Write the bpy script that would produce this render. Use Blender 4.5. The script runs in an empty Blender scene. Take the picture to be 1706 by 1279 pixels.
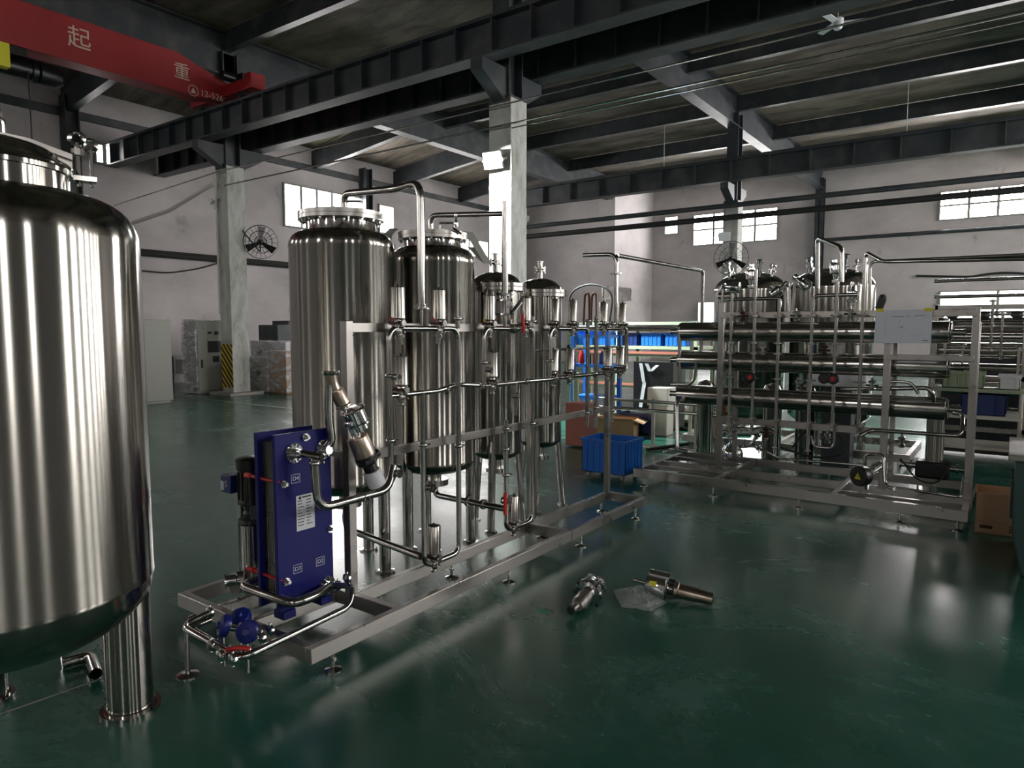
import bpy, math, random
from math import sin, cos, pi, radians, sqrt, atan2
from mathutils import Vector, Matrix
random.seed(7)
S = bpy.context.scene
COL = S.collection
PI = pi

# ---------------------------------------------------------------- camera
FPX, YAW, PITCH = 1154.7, radians(35.9), radians(4.58)
CAMZ = 1.6
cd = bpy.data.cameras.new('camera'); cam = bpy.data.objects.new('camera', cd); COL.objects.link(cam)
cd.sensor_width = 36; cd.lens = FPX/1706*36; cd.clip_end = 200; cd.clip_start = 0.05
cam.location = (0, 0, CAMZ); cam.rotation_euler = (PI/2-PITCH, 0, YAW)
S.camera = cam
# ---------------------------------------------------------------- world, exposure
w = bpy.data.worlds.new('sky'); S.world = w; w.use_nodes = True
bg = w.node_tree.nodes['Background']; bg.inputs[0].default_value = (.75, .82, .95, 1); bg.inputs[1].default_value = 0.6
S.view_settings.view_transform = 'Standard'; S.view_settings.look = 'None'
S.view_settings.gamma = 1; S.view_settings.use_curve_mapping = False
S.view_settings.exposure = 0.55
PANE = 20.0      # base glow of the window panes, both seen and added
# ---------------------------------------------------------------- camera rays for surveying real points
_fh = (-sin(YAW), cos(YAW)); _R = Vector((cos(YAW), sin(YAW), 0))
_F = Vector((cos(PITCH)*_fh[0], cos(PITCH)*_fh[1], -sin(PITCH))); _U = Vector((sin(PITCH)*_fh[0], sin(PITCH)*_fh[1], cos(PITCH)))
def _on(ax, v, px, py):
    d = _F+_R*((px-853)/FPX)+_U*((639.5-py)/FPX); c = Vector((0, 0, CAMZ))
    return c+d*((v-c[ax])/d[ax])
def PX(px, py, X): return _on(0, X, px, py)
def PY(px, py, Y): return _on(1, Y, px, py)
def G(px, py, z=0.0): return _on(2, z, px, py)

# ---------------------------------------------------------------- materials
def mat(name, col, rough=.5, metal=0., **k):
    m = bpy.data.materials.new(name); m.use_nodes = True
    b = m.node_tree.nodes['Principled BSDF']
    b.inputs['Base Color'].default_value = (*col, 1); b.inputs['Roughness'].default_value = rough; b.inputs['Metallic'].default_value = metal
    for a, v in k.items():
        a = a.replace('_', ' ')
        b.inputs[a].default_value = v
    return m
def nd(m, t, **k):
    n = m.node_tree.nodes.new(t)
    for a, v in k.items(): setattr(n, a, v)
    return n
def lk(m, a, b): m.node_tree.links.new(a, b)
def ramp(m, src, stops):
    r = nd(m, 'ShaderNodeValToRGB'); lk(m, src, r.inputs[0])
    e = r.color_ramp.elements
    while len(e) < len(stops): e.new(.5)
    for q, (p, c) in zip(e, stops): q.position = p; q.color = (*c, 1) if len(c) == 3 else c
    return r.outputs[0]
def noise(m, scale, detail=5, vec=(1, 1, 1), coord='Object', rough=.55, dist=0):
    tc = nd(m, 'ShaderNodeTexCoord'); mp = nd(m, 'ShaderNodeMapping'); mp.inputs['Scale'].default_value = vec
    lk(m, tc.outputs[coord], mp.inputs[0]); n = nd(m, 'ShaderNodeTexNoise')
    n.inputs['Scale'].default_value = scale; n.inputs['Detail'].default_value = detail; n.inputs['Roughness'].default_value = rough
    n.inputs['Distortion'].default_value = dist
    lk(m, mp.outputs[0], n.inputs['Vector']); return n.outputs['Fac']
def mixc(m, f, a, b, mode='MIX'):
    x = nd(m, 'ShaderNodeMix', data_type='RGBA', blend_type=mode)
    for i, v in ((0, f), (6, a), (7, b)):
        if isinstance(v, (int, float)): x.inputs[i].default_value = v
        elif isinstance(v, tuple): x.inputs[i].default_value = (*v, 1)
        else: lk(m, v, x.inputs[i])
    return x.outputs[2]
def P(m): return m.node_tree.nodes['Principled BSDF']
def bump(m, h, strength=.2, dist=.01):
    b = nd(m, 'ShaderNodeBump'); b.inputs['Strength'].default_value = strength; b.inputs['Distance'].default_value = dist
    lk(m, h, b.inputs['Height']); lk(m, b.outputs[0], P(m).inputs['Normal'])
def rrough(m, f, a, b):
    lk(m, ramp(m, f, [(.3, (a,)*3), (.7, (b,)*3)]), P(m).inputs['Roughness'])

M = {}
# brushed tank shell: circumferential grain
def shellmat(name, base, r0, r1):
    m = mat(name, base, .25, 1.)
    P(m).inputs['Anisotropic'].default_value = .9; P(m).inputs['Anisotropic Rotation'].default_value = .25
    t = nd(m, 'ShaderNodeTangent', direction_type='RADIAL', axis='Z'); lk(m, t.outputs[0], P(m).inputs['Tangent'])
    n = noise(m, 2.5, 3, (1, 1, .15)); rrough(m, n, r0, r1)
    return m
M['shell'] = shellmat('brushed_steel', (.36, .345, .315), .12, .19)
M['polish'] = mat('polished_steel', (.48, .465, .44), .11, 1.)
m = M['pipe'] = mat('pipe_steel', (.46, .445, .42), .16, 1.); rrough(m, noise(m, 9, 3), .12, .22)
m = M['frame'] = mat('frame_steel', (.40, .38, .36), .32, 1.); rrough(m, noise(m, 5, 5, (1, 1, 1)), .24, .42)
m = M['darksteel'] = mat('dark_green_grey_paint', (.035, .043, .05), .45)
lk(m, mixc(m, ramp(m, noise(m, 2.2, 6), [(.45, (0,)*3), (.75, (1,)*3)]), (.028, .035, .042), (.075, .075, .075)), P(m).inputs['Base Color'])
m = M['wall'] = mat('plaster', (.5, .47, .47), .85)
n1 = noise(m, .35, 8, (1, 1, 1.6), rough=.62); n2 = noise(m, 1.6, 8, (1, 1, .45), rough=.7, dist=.6)
c = mixc(m, ramp(m, n1, [(.35, (0,)*3), (.7, (1,)*3)]), (.40, .37, .375), (.60, .555, .56))
c = mixc(m, ramp(m, n2, [(.60, (0,)*3), (.80, (1,)*3)]), c, (.20, .18, .175)); lk(m, c, P(m).inputs['Base Color'])
bump(m, noise(m, 6, 4), .15, .01)
m = M['ceil'] = mat('stained_concrete', (.3, .26, .2), .9)
n1 = noise(m, .5, 9, (1, 3.2, 1), rough=.65, dist=.4); n2 = noise(m, .22, 5, (1, 1, 1), dist=1.0)
c = mixc(m, ramp(m, n1, [(.38, (0,)*3), (.66, (1,)*3)]), (.07, .058, .047), (.24, .20, .16))
c = mixc(m, ramp(m, n2, [(.52, (0,)*3), (.68, (1,)*3)]), c, (.10, .097, .05)); lk(m, c, P(m).inputs['Base Color'])
m = M['floor'] = mat('green_epoxy', (.02, .12, .085), .2)
n1 = noise(m, .35, 8, (1, 1, 1), rough=.6, dist=.8); n2 = noise(m, .9, 10, (.7, 1.2, 1), rough=.72, dist=.7)
c = mixc(m, ramp(m, n1, [(.35, (0,)*3), (.7, (1,)*3)]), (.007, .066, .044), (.018, .125, .086))
c = mixc(m, ramp(m, n2, [(.50, (0,)*3), (.85, (1,)*3)]), c, (.07, .20, .155)); lk(m, c, P(m).inputs['Base Color'])
lk(m, ramp(m, n2, [(.3, (.16,)*3), (.7, (.32,)*3)]), P(m).inputs['Roughness']); P(m).inputs['Specular IOR Level'].default_value = 1.0
bump(m, noise(m, 1.4, 6, (1, 1, 1), rough=.6), .12, .012)
m = M['column'] = mat('chipped_white_paint', (.5, .5, .48), .7)
n1 = noise(m, 2.5, 9, (1, 1, .35), rough=.75, dist=.6)
lk(m, mixc(m, ramp(m, n1, [(.45, (0,)*3), (.68, (1,)*3)]), (.52, .53, .50), (.24, .24, .21)), P(m).inputs['Base Color'])
m = M['hazard'] = mat('hazard_stripes', (.8, .6, .02), .5)
tc = nd(m, 'ShaderNodeTexCoord'); sx = nd(m, 'ShaderNodeSeparateXYZ'); lk(m, tc.outputs['Object'], sx.inputs[0])
a1 = nd(m, 'ShaderNodeMath', operation='ADD'); lk(m, sx.outputs[0], a1.inputs[0]); lk(m, sx.outputs[1], a1.inputs[1])
a2 = nd(m, 'ShaderNodeMath', operation='MULTIPLY_ADD'); lk(m, sx.outputs[2], a2.inputs[0]); a2.inputs[1].default_value = 1.; lk(m, a1.outputs[0], a2.inputs[2])
a3 = nd(m, 'ShaderNodeMath', operation='MULTIPLY'); lk(m, a2.outputs[0], a3.inputs[0]); a3.inputs[1].default_value = 6.2
a4 = nd(m, 'ShaderNodeMath', operation='FRACT'); lk(m, a3.outputs[0], a4.inputs[0])
a5 = nd(m, 'ShaderNodeMath', operation='GREATER_THAN'); lk(m, a4.outputs[0], a5.inputs[0]); a5.inputs[1].default_value = .5
lk(m, mixc(m, a5.outputs[0], (.015, .015, .015), (.75, .52, .03)), P(m).inputs['Base Color'])
m = M['cabinet'] = mat('cabinet_grey_paint', (.30, .30, .27), .45)
m = M['card'] = mat('cardboard', (.42, .26, .15), .85)
lk(m, mixc(m, noise(m, 8, 6, (1, 1, .3)), (.36, .21, .12), (.50, .32, .19)), P(m).inputs['Base Color'])
m = M['film'] = mat('stretch_film', (.7, .7, .72), .18, 0.); lk(m, ramp(m, noise(m, 2.2, 4, (1, 1, 2.6), dist=1.5), [(.40, (.15,)*3), (.60, (.75,)*3)]), P(m).inputs['Alpha']); P(m).inputs['Specular IOR Level'].default_value = .9
bump(m, noise(m, 3, 4, (1, 1, 3), dist=1.5), .7, .08)
m = M['bag'] = mat('clear_plastic_bag', (.75, .8, .8), .12); P(m).inputs['Alpha'].default_value = .42; P(m).inputs['Specular IOR Level'].default_value = 1.
bump(m, noise(m, 26, 6, dist=2), .9, .02)
M['blue'] = mat('deep_blue_enamel', (.006, .009, .13), .42, 0., Specular_IOR_Level=.3)
M['bluevalve'] = mat('blue_valve_enamel', (.012, .022, .20), .3)
M['bluebox'] = mat('blue_plastic', (.01, .13, .52), .4)
M['navy'] = mat('navy_plastic', (.01, .03, .14), .35)
M['red'] = mat('red_plastic', (.55, .015, .012), .35)
m = M['cranered'] = mat('crane_red_paint', (.34, .014, .018), .5)
lk(m, mixc(m, noise(m, 1.5, 6), (.24, .010, .014), (.40, .018, .022)), P(m).inputs['Base Color'])
M['black'] = mat('black_plastic', (.008, .008, .009), .35)
M['rubber_and_bore'] = mat('black_rubber_and_bore_shade', (.012, .012, .012), .6)  # real rubber, and painted shade inside open pipe ends
M['white'] = mat('white_plastic', (.75, .76, .80), .4)
M['paper'] = mat('paper', (.68, .72, .80), .8)
M['bonnet'] = mat('brown_bronze', (.07, .035, .025), .35, .6)
M['bronze'] = mat('warm_brushed_steel', (.46, .38, .31), .3, 1.)
M['chrome'] = mat('chrome', (.75, .75, .76), .06, 1.)
M['yellow'] = mat('yellow_sticker', (.75, .68, .03), .5)
M['gold'] = mat('brass', (.55, .36, .06), .3, 1.)
M['lime'] = mat('pale_green_paint', (.36, .44, .30), .5)
M['machine'] = mat('teal_machine_paint', (.03, .075, .07), .45)
M['ink'] = mat('ink', (.03, .03, .04), .7)
M['offwhite'] = mat('offwhite_pvc', (.62, .60, .54), .5)
M['creamtext'] = mat('cream_lettering', (.62, .50, .40), .6)
m = M['wood'] = mat('pallet_wood', (.42, .36, .28), .8)
M['redpanel'] = mat('terracotta_paint', (.38, .13, .09), .6)
M['concrete'] = mat('pale_concrete', (.36, .35, .32), .85)
M['tape'] = mat('green_tape', (.07, .36, .25), .5)
M['seam'] = mat('worn_lane_paint', (.16, .24, .16), .5)
def emit(name, col, s):
    m = bpy.data.materials.new(name); m.use_nodes = True; nt = m.node_tree; nt.nodes.clear()
    e = nt.nodes.new('ShaderNodeEmission'); o = nt.nodes.new('ShaderNodeOutputMaterial')
    e.inputs[0].default_value = (*col, 1); e.inputs[1].default_value = s; nt.links.new(e.outputs[0], o.inputs[0]); return m
M['pane'] = emit('daylit_pane', (1., .97, .95), PANE)
M['paneR'] = emit('added_pane_side', (1., .97, .93), PANE*1.0)  # glow of the added tall windows on the unseen right wall
M['paneF'] = emit('daylit_pane_far', (1., .98, .97), PANE*3.2)
M['paneN'] = emit('added_pane_near', (1., .97, .93), 9.)  # glow of the added narrow windows out of view
M['paneM'] = emit('daylit_pane_mid', (1., .98, .97), PANE*1.2)
M['paneL'] = emit('daylit_pane_low', (1., .98, .96), 3.5)
M['led'] = emit('led_panel', (.93, 1., .97), 60)

# ---------------------------------------------------------------- mesh builder
ORG = {}
class MB:
    def __init__(s): s.v = []; s.f = []; s.mi = []; s.cur = 0
    def m(s, i): s.cur = i; return s
    def add(s, vs, fs):
        o = len(s.v); s.v += [tuple(q) for q in vs]
        for f in fs: s.f.append([o+i for i in f]); s.mi.append(s.cur)
        return s
    def box(s, x0, x1, y0, y1, z0, z1, T=None):
        if x0 > x1: x0, x1 = x1, x0
        if y0 > y1: y0, y1 = y1, y0
        if z0 > z1: z0, z1 = z1, z0
        vs = [Vector(q) for q in ((x0, y0, z0), (x1, y0, z0), (x1, y1, z0), (x0, y1, z0), (x0, y0, z1), (x1, y0, z1), (x1, y1, z1), (x0, y1, z1))]
        if T is not None: vs = [T @ q for q in vs]
        return s.add(vs, [(0, 3, 2, 1), (4, 5, 6, 7), (0, 1, 5, 4), (1, 2, 6, 5), (2, 3, 7, 6), (3, 0, 4, 7)])
    def basis(s, ax):
        ax = Vector(ax).normalized(); t = Vector((0, 0, 1)) if abs(ax.z) < .9 else Vector((1, 0, 0))
        u = ax.cross(t).normalized(); return ax, u, ax.cross(u)
    def lathe(s, o, ax, prof, seg=20):           # prof: (radius, distance along axis)
        ax, u, w_ = s.basis(ax); o = Vector(o); vs = []; fs = []
        for r, h in prof:
            for k in range(seg):
                a = 2*PI*k/seg; vs.append(o+ax*h+(u*cos(a)+w_*sin(a))*max(r, 1e-4))
        n = len(prof)
        for i in range(n-1):
            for k in range(seg):
                k2 = (k+1) % seg; fs.append((i*seg+k, (i+1)*seg+k, (i+1)*seg+k2, i*seg+k2))
        if prof[0][0] > 1e-3: fs.append(tuple(range(seg)))
        if prof[-1][0] > 1e-3: fs.append(tuple(range((n-1)*seg+seg-1, (n-1)*seg-1, -1)))
        return s.add(vs, fs)
    def cyl(s, a, b, r, seg=14, r2=None):
        a = Vector(a); b = Vector(b); return s.lathe(a, b-a, [(r, 0), (r if r2 is None else r2, (b-a).length)], seg)
    def ring(s, o, ax, R, r, seg=24, rs=8):
        ax, u, w_ = s.basis(ax); o = Vector(o); vs = []; fs = []
        for i in range(seg):
            a = 2*PI*i/seg; d = u*cos(a)+w_*sin(a)
            for j in range(rs):
                b = 2*PI*j/rs; vs.append(o+d*(R+r*cos(b))+ax*(r*sin(b)))
        for i in range(seg):
            for j in range(rs):
                fs.append((i*rs+j, ((i+1) % seg)*rs+j, ((i+1) % seg)*rs+(j+1) % rs, i*rs+(j+1) % rs))
        return s.add(vs, fs)
    def tube(s, pts, r, seg=12, fil=.06, cap=True):
        pts = [Vector(p) for p in pts]; q = [pts[0]]
        for i in range(1, len(pts)-1):
            a, b, c = pts[i-1], pts[i], pts[i+1]
            d = min(fil, (a-b).length*.49, (c-b).length*.49)
            p0 = b+(a-b).normalized()*d; p1 = b+(c-b).normalized()*d
            for k in range(6):
                t = k/5; q.append(p0*(1-t)**2+b*2*t*(1-t)+p1*t*t)
        q.append(pts[-1]); vs = []; fs = []; u = None
        for i, p in enumerate(q):
            t = (q[min(i+1, len(q)-1)]-q[max(i-1, 0)]).normalized()
            if u is None: _, u, _ = s.basis(t)
            u = (u-t*u.dot(t)).normalized(); w_ = t.cross(u)
            for k in range(seg):
                a = 2*PI*k/seg; vs.append(p+(u*cos(a)+w_*sin(a))*r)
        for i in range(len(q)-1):
            for k in range(seg): fs.append((i*seg+k, i*seg+(k+1) % seg, (i+1)*seg+(k+1) % seg, (i+1)*seg+k))
        if cap: fs.append(tuple(range(seg-1, -1, -1))); fs.append(tuple(range((len(q)-1)*seg, len(q)*seg)))
        return s.add(vs, fs)
    def prism(s, poly, d):                       # poly: 3-D points, d: extrusion vector
        n = len(poly); d = Vector(d); a = [Vector(p) for p in poly]; b = [p+d for p in a]
        return s.add(a+b, [tuple(range(n-1, -1, -1)), tuple(range(n, 2*n))]+[(i, (i+1) % n, n+(i+1) % n, n+i) for i in range(n)])
    def build(s, name, mats, parent=None, ang=35, bev=0):
        o = ORG[parent.name] if parent else Vector((0, 0, 0))
        me = bpy.data.meshes.new(name); me.from_pydata([tuple(Vector(p)-o) for p in s.v], [], s.f)
        if not isinstance(mats, (list, tuple)): mats = [mats]
        for q in mats: me.materials.append(M[q])
        for p, i in zip(me.polygons, s.mi): p.material_index = min(i, len(mats)-1)
        me.validate(); me.shade_smooth(); me.set_sharp_from_angle(angle=radians(ang)); me.update()
        ob = bpy.data.objects.new(name, me); COL.objects.link(ob)
        if parent: ob.parent = parent
        ORG[ob.name] = o
        if bev:
            b = ob.modifiers.new('bevel', 'BEVEL'); b.width = bev; b.segments = 2; b.limit_method = 'ANGLE'
        return ob
def tag(o, label=None, cat=None, group=None, kind=None):
    if label: o['label'] = label
    if cat: o['category'] = cat
    if group: o['group'] = group
    if kind: o['kind'] = kind
    return o
def thing(name, loc, label, cat, group=None, kind=None):
    o = bpy.data.objects.new(name, None); COL.objects.link(o); o.location = loc; o.empty_display_size = .1
    ORG[o.name] = Vector(loc); return tag(o, label, cat, group, kind)
def struct(name, mb, m_, label=None, parent=None, **k):
    o = mb.build(name, m_, parent, **k)
    if not parent: tag(o, label, None, None, 'structure')
    return o
def copy_thing(o, loc, label, rotz=None, group=None):
    r = o.copy(); COL.objects.link(r); r.location = loc; r['label'] = label
    if rotz is not None: r.rotation_euler = (0, 0, rotz)
    if group: r['group'] = group
    for ch in list(o.children):
        c = ch.copy(); COL.objects.link(c); c.parent = r
        for g in list(ch.children):
            d = g.copy(); COL.objects.link(d); d.parent = c
    return r
def text(body, name, parent, size, M4, material, extrude=.0008, align='CENTER'):
    cu = bpy.data.curves.new(name, 'FONT'); cu.body = body; cu.size = size; cu.extrude = extrude; cu.align_x = align; cu.align_y = 'CENTER'
    t = bpy.data.objects.new(name, cu); COL.objects.link(t); bpy.context.view_layer.update()
    me = bpy.data.meshes.new_from_object(t.evaluated_get(bpy.context.evaluated_depsgraph_get()))
    bpy.data.objects.remove(t); o = ORG[parent.name]
    me.transform(Matrix.Translation(-o) @ M4); me.materials.clear(); me.materials.append(M[material])
    ob = bpy.data.objects.new(name, me); COL.objects.link(ob); ob.parent = parent; ORG[ob.name] = o; return ob
def face_px(p, scl=1):    # text frame on a face looking towards +X: reads along +Y
    return Matrix.Translation(Vector(p)) @ Matrix(((0, 0, 1, 0), (1, 0, 0, 0), (0, 1, 0, 0), (0, 0, 0, 1)))
def face_ny(p):           # text frame on a face looking towards -Y: reads along +X
    return Matrix.Translation(Vector(p)) @ Matrix(((1, 0, 0, 0), (0, 0, -1, 0), (0, 1, 0, 0), (0, 0, 0, 1)))

# ================================================================ HALL
XL, YF, XR_, YN = -20., 33., 11., -9.
CZ = 8.6
struct('floor', MB().box(XL-.3, XR_+.3, YN-.3, YF+.3, -.2, 0), 'floor', 'glossy dark green epoxy floor of the hall')
# ceiling slab, falling towards the left eave
struct('ceiling', MB().prism([(XL-.3, YN-.3, 7.75), (-15.2, YN-.3, CZ), (XR_+.3, YN-.3, CZ), (XR_+.3, YN-.3, CZ+.3), (XL-.3, YN-.3, CZ+.3)], (0, YF-YN+.6, 0)), 'ceil', 'stained brown concrete slab between dark beams')
struct('wall_left', MB().box(XL-.3, XL, YN-.3, YF+.3, 0, CZ), 'wall', 'long grey plaster wall on the left side')
struct('wall_far', MB().box(XL, XR_, YF, YF+.3, 0, CZ), 'wall', 'grey plaster wall at the far right end')
struct('wall_block', MB().box(XL, -15.1, 28.9, YF, 0, CZ-.05), 'wall', 'plaster projection stepping out beyond the middle column')
struct('wall_right', MB().box(XR_, XR_+.3, YN-.3, YF+.3, 0, CZ), 'wall', 'wall behind the right edge of the view')
struct('wall_near', MB().box(XL, XR_, YN-.3, YN, 0, CZ), 'wall', 'wall behind the viewer')

wn = [0]
def window(ax, at, a0, a1, z0, z1, cols, rows, mt='pane', label='', d=1, fr='cabinet'):
    """ax 0: in a wall of constant X (looks towards d*X); ax 1: constant Y"""
    wn[0] += 1; f = MB(); t = .05
    def bx(mb, u0, u1, z0, z1, n0, n1):
        n0, n1 = at+d*n0, at+d*n1
        return mb.box(n0, n1, u0, u1, z0, z1) if ax == 0 else mb.box(u0, u1, n0, n1, z0, z1)
    bx(f, a0-t, a1+t, z0-t, z0, 0, .09); bx(f, a0-t, a1+t, z1, z1+t, 0, .09); bx(f, a0-t, a0, z0, z1, 0, .09); bx(f, a1, a1+t, z0, z1, 0, .09)
    for i in range(1, cols):
        u = a0+(a1-a0)*i/cols; bx(f, u-.05, u+.05, z0, z1, 0, .07)
    for i in range(1, rows):
        u = z0+(z1-z0)*i/rows; bx(f, a0, a1, u-.04, u+.04, 0, .065)
    o = struct('window_%d' % wn[0], f, fr, label)
    ORG[o.name] = Vector((0, 0, 0)); g = MB(); bx(g, a0, a1, z0, z1, .005, .02); g.build('pane', mt, o)
    return o
# windows in view
a = PX(472, 313, XL); b = PX(560, 377, XL); c2 = PX(636, 345, XL)
window(0, XL, a.y, b.y+1.1, 5.05, 6.4, 5, 1, label='bright high window on the left wall')
window(0, XL, 18.9, 19.6, 5.3, 6.3, 1, 1, label='narrow high window past the dark wall post')
window(0, XL, 21.6, 25.6, 4.85, 5.55, 6, 1, label='strip of clerestory panes on the left wall')
a = PX(158, 241, XL); b = PX(186, 262, XL)
window(0, XL, a.y, b.y, b.z-.2, a.z, 2, 1, label='small high window above the runway beam at far left')
window(1, YF, -12.9, -9.0, 5.65, 7.05, 4, 2, 'paneM', label='tall window pair behind the far column fan', d=-1)
window(1, YF, -14.4, -13.75, 6.3, 7.1, 1, 2, 'paneL', label='tiny window beside the plaster corner', d=-1)
window(1, YF, -2.65, 1.15, 5.95, 7.0, 4, 2, 'paneF', label='wide high window at upper right', d=-1)
window(1, YF, -2.5, 1.3, 1.7, 3.05, 2, 1, 'paneL', label='low window behind the pipe racks', d=-1)
window(1, YF, -12.6, -10.6, 1.6, 2.85, 2, 1, 'paneL', label='low window behind the gooseneck pipe', d=-1)
# added glowing windows on unseen walls, placed and sized to light the hall
for k in range(7):
    window(0, XR_, 9.4+3.35*k, 9.4+3.35*k+1.3, 3.0, 7.2, 2, 3, 'paneR', 'added tall window lighting the hall from the unseen right wall', -1)
for k in range(3):
    window(0, XR_, -6+4.2*k, -6+4.2*k+.8, 3.2, 6.4, 1, 2, 'paneN', 'added narrow high window for light in the unseen right wall', -1)
for k in range(4):
    window(1, YN, -17+6.5*k, -17+6.5*k+.8, 3.6, 6.4, 1, 2, 'paneN', 'added narrow high window for light behind the viewer', 1)
for k in range(2):
    window(0, XL, -6+6*k, -4.8+6*k, 5.0, 6.4, 2, 1, 'pane', 'added high window for light on the unseen end of left wall')

# columns
def column(x, y, label, hazard=False, upper_to=CZ-.55, white=True):
    w2 = .23; mb = MB().box(x-w2, x+w2, y-w2, y+w2, 0, 5.42)
    o = struct('column', mb, 'column', label, bev=.01); ORG[o.name] = Vector((0, 0, 0))
    # steel upper part: H-section with capital bracket
    s = MB().box(x-.17, x+.17, y-.2, y-.17, 5.42, upper_to).box(x-.17, x+.17, y+.17, y+.2, 5.42, upper_to).box(x-.012, x+.012, y-.17, y+.17, 5.42, upper_to)
    s.box(x-.22, x+.22, y-.24, y+.24, 5.35, 5.46)
    s.build('steel_upper', 'darksteel', o)
    b = MB()
    for sy in (-1, 1):
        b.prism([(x-.12, y+sy*.2, 5.35), (x-.12, y+sy*.85, 5.72), (x-.12, y+sy*.85, 5.9), (x-.12, y+sy*.2, 5.9)], (.24, 0, 0))
    b.build('corbel', 'darksteel', o)
    if hazard:
        MB().box(x-w2-.004, x+w2+.004, y-w2-.004, y-w2, .17, 1.22).build('warning_stripes', 'hazard', o)
        MB().box(x-.45, x+.45, y-.45, y+.45, 0, .06).build('plinth', 'concrete', o)
    return o
CX, CY, CXL, CY2 = -7.15, 9.76, -15.4, 21.4
column(CX, CY, 'chipped white column carrying the lit floodlight')
column(CXL, CY, 'white column with yellow and black warning stripes at its foot', True)
column(CX, CY2, 'pale column with a wall fan behind the membrane rack')
column(CXL, CY2, 'pale column far back in the second row')
# steel posts on the far and left walls
def wallpost(x, y, z0, z1, label, dx=.17, dy=.17):
    struct('wall_post', MB().box(x-dx, x+dx, y-dy, y-dy+.03, z0, z1).box(x-dx, x+dx, y+dy-.03, y+dy, z0, z1).box(x-.015, x+.015, y-dy, y+dy, z0, z1), 'darksteel', label)
wallpost(CX, YF-.2, 3.6, CZ-.5, 'dark steel post on the far wall')
wallpost(XL+.2, 18.1, 4.2, 7.5, 'dark steel post on the left wall beside the window')
wallpost(XL+.2, 8.1, 4.0, 7.5, 'dark steel post at the far left of the wall')
# runway beams: I-sections with stiffeners
def runway(y, z0, z1, x0, x1, label, st=.75, fl=.16):
    mb = MB().box(x0, x1, y-fl, y+fl, z0, z0+.03).box(x0, x1, y-fl, y+fl, z1-.03, z1).box(x0, x1, y-.012, y+.012, z0+.03, z1-.03)
    x = x0+.3
    while x < x1:
        mb.box(x-.012, x+.012, y-fl+.01, y-.012, z0+.03, z1-.03).box(x-.012, x+.012, y+.012, y+fl-.01, z0+.03, z1-.03); x += st
    mb.box(x0, x1, y-.04, y+.04, z1, z1+.09)
    struct('runway_beam', mb, 'darksteel', label)
runway(9.12, 5.93, 6.50, XL+.05, XR_-.05, 'nearer crane runway beam in front of the columns')
runway(10.42, 5.90, 6.50, XL+.05, XR_-.05, 'second crane runway beam just behind the columns')
runway(20.75, 5.93, 6.55, -15.0, XR_-.05, 'far crane runway beam crossing above the membrane rack', 1.1)
# girders along Y and purlins along X
def ibeam_y(x, y0, y1, z0, z1, fl, label):
    struct('roof_beam', MB().box(x-fl, x+fl, y0, y1, z0, z0+.03).box(x-fl, x+fl, y0, y1, z1-.03, z1).box(x-.012, x+.012, y0, y1, z0+.03, z1-.03), 'darksteel', label)
def ibeam_x(y, x0, x1, z0, z1, fl, label):
    struct('roof_beam', MB().box(x0, x1, y-fl, y+fl, z0, z0+.02).box(x0, x1, y-.01, y+.01, z0+.02, z1), 'darksteel', label)
ibeam_y(CX, YN, YF, 7.62, 8.58, .17, 'deep roof girder over the middle column')
ibeam_y(CXL, YN, YF, 7.50, 8.50, .17, 'deep roof girder over the striped column')
ibeam_y(1.1, YN, YF, 7.62, 8.58, .17, 'deep roof girder at upper right')
ys = [CY-3.88*4+3.88*k for k in range(10)]
for k, y in enumerate(ys):
    nm = ['near the viewer', 'second from the near wall', 'just behind the viewer', 'before the first column row', 'on the first column row', 'one bay past the first columns', 'two bays past the first columns', 'on the second column row', 'one bay past the second columns', 'nearest the far wall'][k]
    for (xa, xb, t) in ((CXL+.02, CX-.02, 'left bay'), (CX+.02, 1.08, 'middle bay'), (1.12, XR_, 'right bay')):
        ibeam_x(y, xa, xb, 8.1, 8.585, .09, 'roof purlin %s, %s' % (nm, t))
for k, y in enumerate((0.3, 4.2, 8.1, 12., 15.9, 19.8, 23.7)):
    struct('roof_beam', MB().prism([(XL, y-.1, 7.08), (CXL, y-.1, 7.62), (CXL, y-.1, 8.4), (XL, y-.1, 7.7)], (0, .2, 0)), 'darksteel', 'sloping eave beam reaching the left wall, number %d from the near end' % (k+1))
struct('trim_1', MB().box(XL, XL+.1, YN, 28.9, 7.0, 7.2), 'darksteel', 'dark eave trim along the top of the left wall')
# lane marking and seam lines painted on the floor
g0, g1 = G(240, 690), G(640, 650)
struct('floor_marking', MB().box(-16.5, -3.6, 8.55, 8.62, .0, .003), 'seam', 'worn pale lane line across the floor')

j0, j1 = G(0, 1190), G(170, 1130); jd = (j1-j0).normalized()*.004; jn = Vector((-jd.y, jd.x, 0))
struct('floor_joint', MB().prism([j0-jd*200-jn, j1-jn, j1+jn, j0-jd*200+jn], (0, 0, .002)), 'concrete', 'pale straight joint line in the floor under the large tank')
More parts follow.
